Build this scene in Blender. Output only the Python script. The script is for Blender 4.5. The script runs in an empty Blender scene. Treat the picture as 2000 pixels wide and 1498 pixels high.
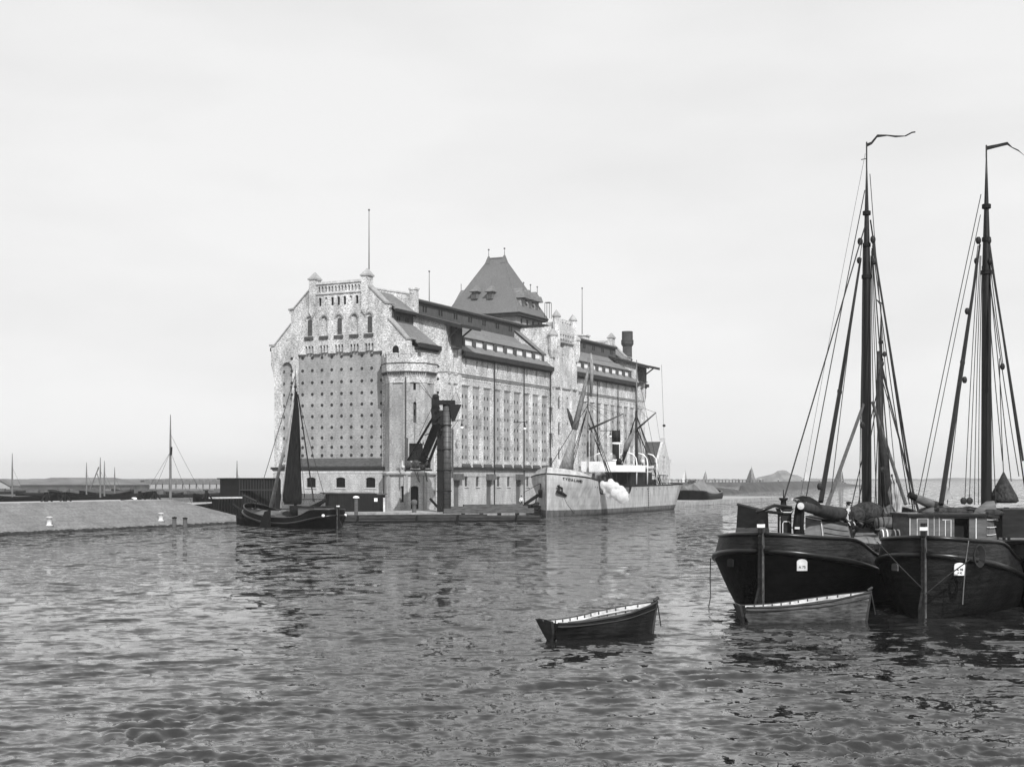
import bpy, math, random
import numpy as np
from mathutils import Vector
from mathutils.geometry import tessellate_polygon
random.seed(7)
R = math.radians
SC = bpy.context.scene
COL = SC.collection
# ------------------------------------------------------------------ camera
F, H, HZ = 2600.0, 4.8, 935.0          # focal length in photo pixels, eye height above the water, horizon row
cd = bpy.data.cameras.new('camera'); cam = bpy.data.objects.new('camera', cd); COL.objects.link(cam)
cam.location = (0, 0, H); cam.rotation_euler = (R(90), 0, 0)
cd.sensor_width = 36; cd.lens = F/2000*36; cd.shift_y = (HZ-749)/2000; cd.clip_start = 0.5; cd.clip_end = 30000
SC.camera = cam
# ------------------------------------------------------------------ light
SUN_DIR = Vector((0.30, -0.954, 0.84)).normalized()      # towards the sun: behind the camera, to the right
elev = math.asin(SUN_DIR.z); azim = math.atan2(SUN_DIR.x, SUN_DIR.y)
w = bpy.data.worlds.new('World'); SC.world = w; w.use_nodes = True
nt = w.node_tree; nt.nodes.clear()
sky = nt.nodes.new('ShaderNodeTexSky'); sky.sky_type = 'NISHITA'; sky.sun_disc = False
sky.sun_elevation = elev; sky.sun_rotation = azim; sky.air_density = 1.0; sky.dust_density = 1.0
bw = nt.nodes.new('ShaderNodeRGBToBW')
pw = nt.nodes.new('ShaderNodeMath'); pw.operation = 'POWER'; pw.inputs[1].default_value = 0.07   # thin bright overcast evens the sky out
tc = nt.nodes.new('ShaderNodeTexCoord'); mp = nt.nodes.new('ShaderNodeMapping'); mp.inputs['Scale'].default_value = (1, 1, 3.5)
nz = nt.nodes.new('ShaderNodeTexNoise'); nz.inputs['Scale'].default_value = 3.2; nz.inputs['Detail'].default_value = 4
mr = nt.nodes.new('ShaderNodeMapRange'); mr.inputs[1].default_value = .25; mr.inputs[2].default_value = .6; mr.inputs[3].default_value = .89; mr.inputs[4].default_value = 1.0
mu = nt.nodes.new('ShaderNodeMath'); mu.operation = 'MULTIPLY'
mu2 = nt.nodes.new('ShaderNodeMath'); mu2.operation = 'MULTIPLY'; mu2.inputs[1].default_value = 8.2
bg = nt.nodes.new('ShaderNodeBackground'); wo = nt.nodes.new('ShaderNodeOutputWorld')
bg.inputs['Strength'].default_value = 0.1
L = nt.links.new
L(sky.outputs[0], bw.inputs[0]); L(bw.outputs[0], pw.inputs[0]); L(tc.outputs['Generated'], mp.inputs[0]); L(mp.outputs[0], nz.inputs['Vector'])
L(nz.outputs['Fac'], mr.inputs[0]); L(pw.outputs[0], mu.inputs[0]); L(mr.outputs[0], mu.inputs[1]); L(mu.outputs[0], mu2.inputs[0])
L(mu2.outputs[0], bg.inputs['Color']); L(bg.outputs[0], wo.inputs['Surface'])
sd = bpy.data.lights.new('sun', 'SUN'); sd.energy = 4.7; sd.angle = R(0.6); sd.color = (1, 1, 1)   # the plate is monochrome
so = bpy.data.objects.new('sun', sd); COL.objects.link(so); so.rotation_euler = SUN_DIR.to_track_quat('Z', 'Y').to_euler()
vs = SC.view_settings; vs.view_transform = 'Standard'; vs.look = 'None'; vs.gamma = 1.0; vs.exposure = 0.0
SC.cycles.volume_bounces = 6; SC.cycles.max_bounces = 6; SC.cycles.use_denoising = True

# ------------------------------------------------------------------ helpers
def at(px, py, Y): return ((px-1000)/F*Y, Y, H+(HZ-py)/F*Y)
def wy(py, z=0.0): return (H-z)*F/(py-HZ)

class MB:
    """collects geometry in some frame and writes it out as one mesh object"""
    def __init__(s, tf=None): s.v = []; s.f = []; s.tf = tf or (lambda x, y, z: (x, y, z))
    def P(s, p): s.v.append(s.tf(*p)); return len(s.v)-1
    def face(s, pts): s.f.append([s.P(p) for p in pts])
    def box(s, x0, x1, y0, y1, z0, z1):
        i = [s.P((x, y, z)) for z in (z0, z1) for y in (y0, y1) for x in (x0, x1)]
        for q in ((0, 1, 3, 2), (4, 5, 7, 6), (0, 1, 5, 4), (2, 3, 7, 6), (0, 2, 6, 4), (1, 3, 7, 5)): s.f.append([i[k] for k in q])
    def frustum(s, cx, cy, z0, z1, a0, b0, a1, b1):
        i = [s.P((cx+sx*a, cy+sy*b, z)) for z, a, b in ((z0, a0, b0), (z1, a1, b1)) for sx, sy in ((-1, -1), (1, -1), (1, 1), (-1, 1))]
        s.f += [[i[0], i[1], i[2], i[3]], [i[4], i[5], i[6], i[7]]]
        for k in range(4): s.f.append([i[k], i[(k+1) % 4], i[4+(k+1) % 4], i[4+k]])
    def ring_loft(s, rings, close=True, cap=True):
        idx = [[s.P(p) for p in r] for r in rings]; n = len(rings[0])
        for a, b in zip(idx, idx[1:]):
            for k in range(n if close else n-1): s.f.append([a[k], a[(k+1) % n], b[(k+1) % n], b[k]])
        if cap: s.f.append(idx[0][::-1]); s.f.append(idx[-1])
    def tube(s, pts, r, n=6, r1=None):
        pts = [Vector(p) for p in pts]; rings = []; m = len(pts)
        for i, p in enumerate(pts):
            d = (pts[min(i+1, m-1)]-pts[max(i-1, 0)]).normalized()
            a = d.cross(Vector((0, 0, 1)) if abs(d.z) < .9 else Vector((1, 0, 0))).normalized(); b = d.cross(a)
            rr = r[i] if isinstance(r, (list, tuple)) else (r if r1 is None else r+(r1-r)*i/(m-1))
            rings.append([tuple(p+a*math.cos(t)*rr+b*math.sin(t)*rr) for t in [2*math.pi*k/n for k in range(n)]])
        s.ring_loft(rings)
    def lathe(s, cx, cy, prof, n=16, a0=0.0):
        s.ring_loft([[(cx+r*math.cos(a0+2*math.pi*k/n), cy+r*math.sin(a0+2*math.pi*k/n), z) for k in range(n)] for r, z in prof])
    def sphere(s, c, r, n=8, m=6, sc=(1, 1, 1), jit=0.0):
        rings = []
        for i in range(1, m):
            t = math.pi*i/m
            rings.append([(c[0]+sc[0]*r*(1+random.uniform(-jit, jit))*math.sin(t)*math.cos(2*math.pi*k/n), c[1]+sc[1]*r*math.sin(t)*math.sin(2*math.pi*k/n), c[2]+sc[2]*r*math.cos(t)) for k in range(n)])
        s.ring_loft(rings)
    def plate(s, outer, holes, d0, d1, fm):
        """flat slab with openings: outline and holes in (a, b), thickness d0..d1, fm(a, b, d) gives the point"""
        loops = [outer]+list(holes)
        tri = tessellate_polygon([[Vector((a, b, 0)) for a, b in l] for l in loops])
        flat = [p for l in loops for p in l]
        i0 = [s.P(fm(a, b, d0)) for a, b in flat]; i1 = [s.P(fm(a, b, d1)) for a, b in flat]
        for t in tri: s.f.append([i0[k] for k in t]); s.f.append([i1[k] for k in t][::-1])
        o = 0
        for l in loops:
            n = len(l)
            for k in range(n): s.f.append([i0[o+k], i0[o+(k+1) % n], i1[o+(k+1) % n], i1[o+k]])
            o += n
    def build(s, name, mat, parent=None, smooth=False, loc=None):
        me = bpy.data.meshes.new(name); o = bpy.data.objects.new(name, me); COL.objects.link(o)
        org = Vector((0, 0, 0))
        if parent is not None:
            q = parent
            while q: org += q.location; q = q.parent
            o.parent = parent
        elif loc is not None: org = Vector(loc); o.location = org
        me.from_pydata([tuple(Vector(v)-org) for v in s.v], [], s.f)
        me.materials.append(mat)
        if smooth: me.polygons.foreach_set('use_smooth', [True]*len(me.polygons))
        me.validate(); me.update()
        return o
def tag(o, label=None, cat=None, group=None, kind=None):
    if label: o['label'] = label
    if cat: o['category'] = cat
    if group: o['group'] = group
    if kind: o['kind'] = kind
    return o
def thing(name, label, cat, loc, group=None):
    o = bpy.data.objects.new(name, None); COL.objects.link(o); o.location = loc; o.empty_display_size = .5
    return tag(o, label, cat, group)
def copy_tree(o, parent=None):
    c = o.copy(); COL.objects.link(c); c.parent = parent
    for ch in list(o.children): copy_tree(ch, c)
    return c
def arch(cx, z0, w, h, n=8, rise=None):
    """opening outline with a round (or segmental) head"""
    r = w/2; rise = r if rise is None else rise; zs = z0+h-rise
    return [(cx-r, z0), (cx+r, z0)]+[(cx+r*math.cos(math.pi*k/n), zs+rise*math.sin(math.pi*k/n)) for k in range(n+1)]
def mesh_of(o):
    """turns a text object into a plain mesh object"""
    bpy.context.view_layer.update(); me = bpy.data.meshes.new_from_object(o.evaluated_get(bpy.context.evaluated_depsgraph_get()))
    n = bpy.data.objects.new(o.name, me); n.parent = o.parent; n.location = o.location; n.rotation_euler = o.rotation_euler; nm = o.name
    if not me.materials: me.materials.append(o.data.materials[0])
    bpy.data.objects.remove(o); n.name = nm; COL.objects.link(n); return n
def rect(a0, a1, b0, b1): return [(a0, b0), (a1, b0), (a1, b1), (a0, b1)]
def frame(ox, oy, oz, ang):
    c, s_ = math.cos(ang), math.sin(ang)
    return lambda x, y, z: (ox+c*x-s_*y, oy+s_*x+c*y, oz+z)

MATS = {}
def mat(name, base, rough=.8, var=0.0, scale=(1, 1, 1), nscale=1.0, detail=4, lo=.35, hi=.65, bump=0.0, bscale=None, spec=.15, metal=0.0, courses=None, soot=0.0):
    """grey material: two tones mixed by stretched noise, optional brick or board courses and bump"""
    m = bpy.data.materials.new(name); m.use_nodes = True; t = m.node_tree; b = t.nodes['Principled BSDF']; l = t.links.new
    b.inputs['Roughness'].default_value = rough; b.inputs['Specular IOR Level'].default_value = spec; b.inputs['Metallic'].default_value = metal
    g = lambda v: (v, v, v, 1)
    tc = t.nodes.new('ShaderNodeTexCoord'); mp = t.nodes.new('ShaderNodeMapping'); mp.inputs['Scale'].default_value = scale
    l(tc.outputs['Object'], mp.inputs[0])
    n = t.nodes.new('ShaderNodeTexNoise'); n.inputs['Scale'].default_value = nscale; n.inputs['Detail'].default_value = detail; n.inputs['Roughness'].default_value = .65
    l(mp.outputs[0], n.inputs['Vector'])
    r = t.nodes.new('ShaderNodeMapRange'); r.inputs[1].default_value = lo; r.inputs[2].default_value = hi
    r.inputs[3].default_value = base*(1-var); r.inputs[4].default_value = base*(1+var); l(n.outputs['Fac'], r.inputs[0])
    out = r.outputs[0]
    n2 = t.nodes.new('ShaderNodeTexNoise'); n2.inputs['Scale'].default_value = .22; n2.inputs['Detail'].default_value = 3; l(tc.outputs['Object'], n2.inputs['Vector'])
    r2 = t.nodes.new('ShaderNodeMapRange'); r2.inputs[1].default_value = .3; r2.inputs[2].default_value = .7; r2.inputs[3].default_value = 1-.35*min(var, .5); r2.inputs[4].default_value = 1+.35*min(var, .5); l(n2.outputs['Fac'], r2.inputs[0])
    mm = t.nodes.new('ShaderNodeMath'); mm.operation = 'MULTIPLY'; l(out, mm.inputs[0]); l(r2.outputs[0], mm.inputs[1]); out = mm.outputs[0]
    if soot:      # lime bloom and soot in large drifting patches, run down the wall
        mp3 = t.nodes.new('ShaderNodeMapping'); mp3.inputs['Scale'].default_value = (1, 1, .45); l(tc.outputs['Object'], mp3.inputs[0])
        n3 = t.nodes.new('ShaderNodeTexNoise'); n3.inputs['Scale'].default_value = .75; n3.inputs['Detail'].default_value = 7; n3.inputs['Roughness'].default_value = .7; l(mp3.outputs[0], n3.inputs['Vector'])
        r3 = t.nodes.new('ShaderNodeMapRange'); r3.inputs[1].default_value = .35; r3.inputs[2].default_value = .65; r3.inputs[3].default_value = 1-soot*.7; r3.inputs[4].default_value = 1+soot*.5; l(n3.outputs['Fac'], r3.inputs[0])
        m3 = t.nodes.new('ShaderNodeMath'); m3.operation = 'MULTIPLY'; l(out, m3.inputs[0]); l(r3.outputs[0], m3.inputs[1]); out = m3.outputs[0]
    if courses:
        per, depth = courses
        sx = t.nodes.new('ShaderNodeSeparateXYZ'); l(tc.outputs['Object'], sx.inputs[0])
        d = t.nodes.new('ShaderNodeMath'); d.operation = 'DIVIDE'; d.inputs[1].default_value = per; l(sx.outputs['Z'], d.inputs[0])
        fr = t.nodes.new('ShaderNodeMath'); fr.operation = 'FRACT'; l(d.outputs[0], fr.inputs[0])
        gt = t.nodes.new('ShaderNodeMapRange'); gt.inputs[1].default_value = .0; gt.inputs[2].default_value = .3; gt.inputs[3].default_value = 1-depth; gt.inputs[4].default_value = 1; l(fr.outputs[0], gt.inputs[0])
        m2 = t.nodes.new('ShaderNodeMath'); m2.operation = 'MULTIPLY'; l(out, m2.inputs[0]); l(gt.outputs[0], m2.inputs[1]); out = m2.outputs[0]
    l(out, b.inputs['Base Color'])
    if bump:
        bp = t.nodes.new('ShaderNodeBump'); bp.inputs['Strength'].default_value = bump; bp.inputs['Distance'].default_value = .05
        l(n.outputs['Fac'], bp.inputs['Height']); l(bp.outputs[0], b.inputs['Normal'])
    MATS[name] = m
    return m
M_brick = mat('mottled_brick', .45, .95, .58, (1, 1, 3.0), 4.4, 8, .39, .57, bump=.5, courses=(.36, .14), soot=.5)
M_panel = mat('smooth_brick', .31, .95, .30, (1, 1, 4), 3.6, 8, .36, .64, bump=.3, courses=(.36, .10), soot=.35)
M_stone = mat('pale_stone', .48, .85, .25, (1, 1, 1), 2.0, 4)
M_slate = mat('roof_slate', .165, .8, .3, (1, 1, 3), 2.2, 5, .3, .7, bump=.5, courses=(.45, .22))
M_dslate = mat('dark_slate', .075, .8, .35, (1, 1, 6), 2.0, 4, courses=(.22, .35))
M_pyr = mat('tower_slate', .135, .8, .22, (1, 1, 1), 5.0, 6, .3, .7, bump=.4)
M_board = mat('dark_boards', .075, .85, .3, (3, 3, .4), 2.5, 4)
M_dark = mat('black_iron', .010, .6, .3, (1, 1, 1), 3, 4)
M_gutter = mat('dark_paint', .028, .6, .2)
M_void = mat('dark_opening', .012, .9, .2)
M_glass = mat('dusty_glass', .06, .25, .4, (1, 1, 1), 4, 3, spec=.5)
M_white = mat('white_paint', .85, .6, .06)
M_shutter = mat('white_shutter', .72, .8, .12)
M_door = mat('door_boards', .10, .8, .35, (5, 5, .4), 2, 4)
M_conc = mat('quay_concrete', .30, .9, .3, (1, 1, 1), 1.2, 6, bump=.3)
M_bank = mat('stone_bank', .175, .95, .24, (1, 1, 1), 4.5, 8, .36, .64, bump=.6, soot=.3, courses=(.3, .18))
M_path = mat('sandy_path', .34, .95, .15, (1, 1, 1), .6, 5)
M_stones = mat('foot_stones', .03, .9, .6, (1, 1, 1), 2.5, 5, bump=1.0)
M_earth = mat('dark_earth', .10, .95, .4, (1, 1, 1), .08, 6)
M_tar = mat('tarred_wood', .008, .6, .5, (6, 6, .5), 1.5, 4, bump=.4)
M_wood = mat('weathered_wood', .11, .85, .45, (1, 1, 8), 1.2, 5, bump=.4)
M_pont = mat('wet_timber', .035, .8, .6, (1, 1, 8), 1.2, 6, bump=.5)
M_log = mat('raft_timber', .085, .85, .45, (1, 1, 6), 1.2, 5, bump=.4)
M_hullg = mat('grey_hull_paint', .40, .55, .26, (1, 1, .3), 1.6, 8, .36, .66, spec=.3, soot=.2, courses=(1.15, .10))
M_boot = mat('boot_topping', .10, .7, .4, (1, 1, .4), 1.5, 5)
M_black = mat('black_hull', .0022, .5, .7, (1, 1, 2), 2.5, 7, bump=.6, spec=.05, soot=1.0, courses=(.24, .5))
M_rail = mat('varnished_oak', .009, .3, .4, (1, 1, 1), 2, 4, spec=.4)
M_bul = mat('brown_bulwark', .016, .45, .6, (1, 1, 5), 2.5, 8, spec=.16, bump=.7, soot=.8, courses=(.2, .55))
M_brown = mat('brown_hull', .010, .45, .7, (1, 1, 4), 2.5, 8, spec=.10, bump=.7, soot=1.0, courses=(.24, .5))
M_mast = mat('mast_wood', .008, .45, .5, (4, 4, .4), 2, 5, spec=.3)
M_spar = mat('spar_wood', .075, .5, .3, (4, 4, .4), 2, 4)
M_rope = mat('tarred_rope', .03, .9, .2)
M_hemp = mat('hemp_rope', .14, .9, .3)
M_cab = mat('cabin_paint', .095, .6, .3, (1, 1, 5), 1.5, 5, bump=.3)
M_cabd = mat('dark_cabin_paint', .016, .6, .4, (1, 1, 5), 1.5, 5)
M_sail = mat('tanned_sail', .011, .95, .5, (3, 3, .6), 2, 5, bump=.6)
M_canvas = mat('grey_canvas', .22, .95, .35, (2, 2, .7), 2, 5, bump=.5)
M_pale = mat('bleached_canvas', .42, .95, .3, (1, 1, 1), 2, 5, bump=.5)
M_net = mat('brown_net', .035, .95, .6, (1, 1, 1), 8, 6, bump=1.0)
M_tarp = mat('tarpaulin', .17, .9, .25, (1, 1, 1), 1, 4)
M_skin = mat('skin', .45, .6, .08)
M_hair = mat('dark_hair', .03, .8, .1)
M_cloth = mat('dark_cloth', .018, .95, .2)
M_shirt = mat('white_shirt', .7, .9, .1)
M_far = mat('far_land', .09, .95, .4, (1, 1, 1), .02, 5)
M_shed = mat('far_shed_roof', .13, .95, .2, (1, 1, 1), .1, 4)
M_shedw = mat('far_shed_wall', .33, .95, .3, (1, 1, 1), .1, 4)
M_grass = mat('rough_grass', .07, .95, .4, (1, 1, 1), .3, 6, bump=.6)

ORD = ['first', 'second', 'third', 'fourth', 'fifth', 'sixth', 'seventh', 'eighth', 'ninth', 'tenth', 'eleventh', 'twelfth', 'thirteenth', 'fourteenth', 'fifteenth']
# ------------------------------------------------------------------ water: one sheet out to the horizon, real waves near the camera
def make_water():
    az = np.concatenate([np.linspace(-math.pi, R(-30), 40)[:-1], np.linspace(R(-30), R(30), 1250), np.linspace(R(30), math.pi, 40)[1:]])
    rr = np.concatenate([np.linspace(1.0, 14, 12)[:-1], 1/np.linspace(1/14, 1/60, 520)[:-1], 1/np.linspace(1/60, 1/420, 420)[:-1], np.geomspace(420, 14000, 40)])
    A, D = np.meshgrid(az, rr); X = D*np.sin(A); Y = D*np.cos(A); Z = np.zeros_like(X)
    rng = np.random.RandomState(11)
    near = (np.abs(A) < R(30.01))
    g_ = np.zeros_like(X)
    for k in range(12):
        lam = 2.6+7*rng.rand(); th = rng.rand()*6.28; g_ += np.sin(2*math.pi/lam*(X*math.cos(th)*.6+Y*math.sin(th))+rng.rand()*6.28)
    env = .60+1.0*np.clip(g_/4.5, 0, 1)**1.5
    for k in range(120):
        lam = 0.27*(2.6/0.27)**(rng.rand()**1.25)
        th = R(90)+R(6)+rng.randn()*R(16 if lam > 1.0 else 38)       # waves run towards and away from the camera, crests lie across
        amp = 0.0034*lam**0.85*(0.5+rng.rand()) * (0.5 if lam > 1.3 else 1.15)
        kk = 2*math.pi/lam; ph = rng.rand()*6.28
        lod = np.clip((lam/(D*D/ (H*F*.5)*1.1+1e-6)-1.5)/1.5, 0, 1)    # waves too short for the grid fade into the bump
        p_ = kk*(X*math.cos(th)+Y*math.sin(th))+ph+.6*np.sin(.13*X+k)+.5*np.sin(.11*Y+1.7*k)+.9*np.sin(.71*X+.3*Y+2*k)*min(1, lam)
        s = np.sin(p_)+.34*np.sin(2*p_)      # steep fronts towards the viewer's shore, long backs
        Z += amp*lod*s
    Z *= env*(0.8+0.45*np.sin(.045*X+1.0)*np.sin(.06*Y+.5)+.25*np.sin(.021*Y-.05*X))
    Z *= np.clip((R(30)-np.abs(A))/R(2), 0, 1)*near*np.clip((D-10)/5, 0, 1)*np.clip((400-D)/150, 0, 1)
    n, m = X.shape
    co = np.stack([X, Y, Z], -1).reshape(-1, 3).astype(np.float32)
    i = np.arange(n*m).reshape(n, m)
    q = np.stack([i[:-1, :-1], i[:-1, 1:], i[1:, 1:], i[1:, :-1]], -1).reshape(-1, 4).astype(np.int32)
    q = q[:, ::-1].copy()
    c0 = len(co); co = np.vstack([co, [[0, 0, 0]]]).astype(np.float32)
    me = bpy.data.meshes.new('water'); me.vertices.add(len(co)); me.vertices.foreach_set('co', co.ravel())
    tr = np.array([[c0, k, k+1] for k in range(m-1)], dtype=np.int32)
    me.loops.add(len(q)*4+len(tr)*3); me.loops.foreach_set('vertex_index', np.concatenate([q.ravel(), tr.ravel()]))
    me.polygons.add(len(q)+len(tr))
    me.polygons.foreach_set('loop_start', np.concatenate([np.arange(len(q))*4, len(q)*4+np.arange(len(tr))*3]).astype(np.int32))
    me.polygons.foreach_set('use_smooth', np.ones(len(q)+len(tr), dtype=bool))
    me.update(calc_edges=True); me.validate()
    mt = bpy.data.materials.new('harbour_water'); mt.use_nodes = True; t = mt.node_tree; b = t.nodes['Principled BSDF']; l = t.links.new
    b.inputs['Base Color'].default_value = (.015, .015, .015, 1); b.inputs['Roughness'].default_value = .04; b.inputs['IOR'].default_value = 1.52
    tc = t.nodes.new('ShaderNodeTexCoord')
    geo = t.nodes.new('ShaderNodeNewGeometry')
    # ripples too small for the mesh: random slopes, stronger where the mesh waves have faded out with distance
    def slope(sc, ns, det, k0, k1, prev):
        mp = t.nodes.new('ShaderNodeMapping'); mp.inputs['Scale'].default_value = sc; l(tc.outputs['Object'], mp.inputs[0])
        nn = t.nodes.new('ShaderNodeTexNoise'); nn.inputs['Scale'].default_value = ns; nn.inputs['Detail'].default_value = det; l(mp.outputs[0], nn.inputs['Vector'])
        sb = t.nodes.new('ShaderNodeVectorMath'); sb.operation = 'SUBTRACT'; sb.inputs[1].default_value = (.5, .5, .5); l(nn.outputs['Color'], sb.inputs[0])
        ml = t.nodes.new('ShaderNodeVectorMath'); ml.operation = 'MULTIPLY'; ml.inputs[1].default_value = (.6, 1.0, 0); l(sb.outputs[0], ml.inputs[0])
        ln_ = t.nodes.new('ShaderNodeVectorMath'); ln_.operation = 'LENGTH'; l(geo.outputs['Position'], ln_.inputs[0])
        rg_ = t.nodes.new('ShaderNodeMapRange'); rg_.inputs[1].default_value = 25; rg_.inputs[2].default_value = 110; rg_.inputs[3].default_value = k0; rg_.inputs[4].default_value = k1; l(ln_.outputs['Value'], rg_.inputs[0])
        sc_ = t.nodes.new('ShaderNodeVectorMath'); sc_.operation = 'SCALE'; l(ml.outputs[0], sc_.inputs[0]); l(rg_.outputs[0], sc_.inputs['Scale'])
        ad = t.nodes.new('ShaderNodeVectorMath'); ad.operation = 'ADD'; l(prev, ad.inputs[0]); l(sc_.outputs[0], ad.inputs[1])
        return ad.outputs[0]
    v_ = slope((.6, 1, 1), 5.0, 5, .85, 1.0, geo.outputs['Normal'])
    v_ = slope((.45, 1, 1), 2.2, 4, .9, 1.5, v_)
    v_ = slope((.9, .62, 1), 1.15, 4, .62, 2.2, v_)
    v_ = slope((.75, .34, 1), .95, 4, .15, 2.3, v_)
    v_ = slope((.3, 1, 1), .13, 3, .08, .40, v_)
    nm_ = t.nodes.new('ShaderNodeVectorMath'); nm_.operation = 'NORMALIZE'; l(v_, nm_.inputs[0]); b3 = nm_
    l(b3.outputs[0], b.inputs['Normal'])
    me.materials.append(mt)
    o = bpy.data.objects.new('water', me); COL.objects.link(o); tag(o, 'choppy grey harbour water', kind='structure')
make_water()

# ------------------------------------------------------------------ the silo's own frame
SX, SY, SZ = -13.2, 173.0, 0.8
SA = math.atan2(.8985, .4389); cS, sS = math.cos(SA), math.sin(SA)
S = frame(SX, SY, SZ, SA)
S0 = frame(SX, SY, 0, SA)
def gy(px, x=0.0): u = (px-1000)/F; return (SX+cS*x-u*(SY+sS*x))/(sS+u*cS)
def lx(px, y=-1.4): u = (px-1000)/F; return (u*(SY+cS*y)-SX+sS*y)/(cS-u*sS)
def lz(py, x, y): return H-SZ+(HZ-py)/F*(SY+sS*x+cS*y)
def gzp(px, py, x=0.0): return lz(py, x, gy(px, x))

# quay, banks
q = MB(S0); q.box(-14, 150, -11.4, 60, -2, .8); tag(q.build('quay', M_conc), 'flat stone quay under the grain silo', kind='structure')
e = MB(S0)
prof = [(.4, -1.0), (.9, 0), (1.3, .35), (6.2, 2.6)]
ringsb = []
for x, extra in ((-190, 0), (-40.5, 0), (-33.6, 4.2)):
    r = []
    for y, z in prof: r.append((x if extra == 0 else x+ (2.0 if z < .5 else -5.2*(z-.3)/2.3), y, z))
    r += [((x if extra == 0 else x-5.2), 11.5, 2.6), ((x if extra == 0 else x-5.2), 15, -1.0)]
    ringsb.append(r)
e.ring_loft(ringsb); tag(e.build('embankment', M_bank), 'sloping stone embankment on the left shore', kind='structure')
pth = MB(S0); pth.box(-190, -39, 6.5, 11.3, 2.55, 2.604); tag(pth.build('path', M_path), 'pale path along the top of the embankment', kind='structure')
fs = MB(S0); rg_ = []
x = -190.0
while x < -33.5:
    a, b = random.uniform(-.05, .05), random.uniform(-.04, .06)
    rg_.append([(x, .72+a, -.3), (x, .80+a, .05+b*.5), (x, .98+a, .17+b), (x, 1.22, .24+b*.6), (x, 1.3, -.3)]); x += random.uniform(.15, .4)
fs.ring_loft(rg_)
tag(fs.build('foot_stones', M_stones), 'dark wet rubble at the foot of the embankment', 'stones', kind='stuff')
ln = MB(); ln.face([(-900, 300, .5), (-16, 300, .5), (-30, 1500, .9), (-1500, 1500, .9)]); ln.face([(-900, 300, .5), (-16, 300, .5), (-16, 299, -1), (-900, 299, -1)])
tag(ln.build('far_bank', M_earth), 'low far bank behind the embankment', kind='structure')

exec_silo = True
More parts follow.
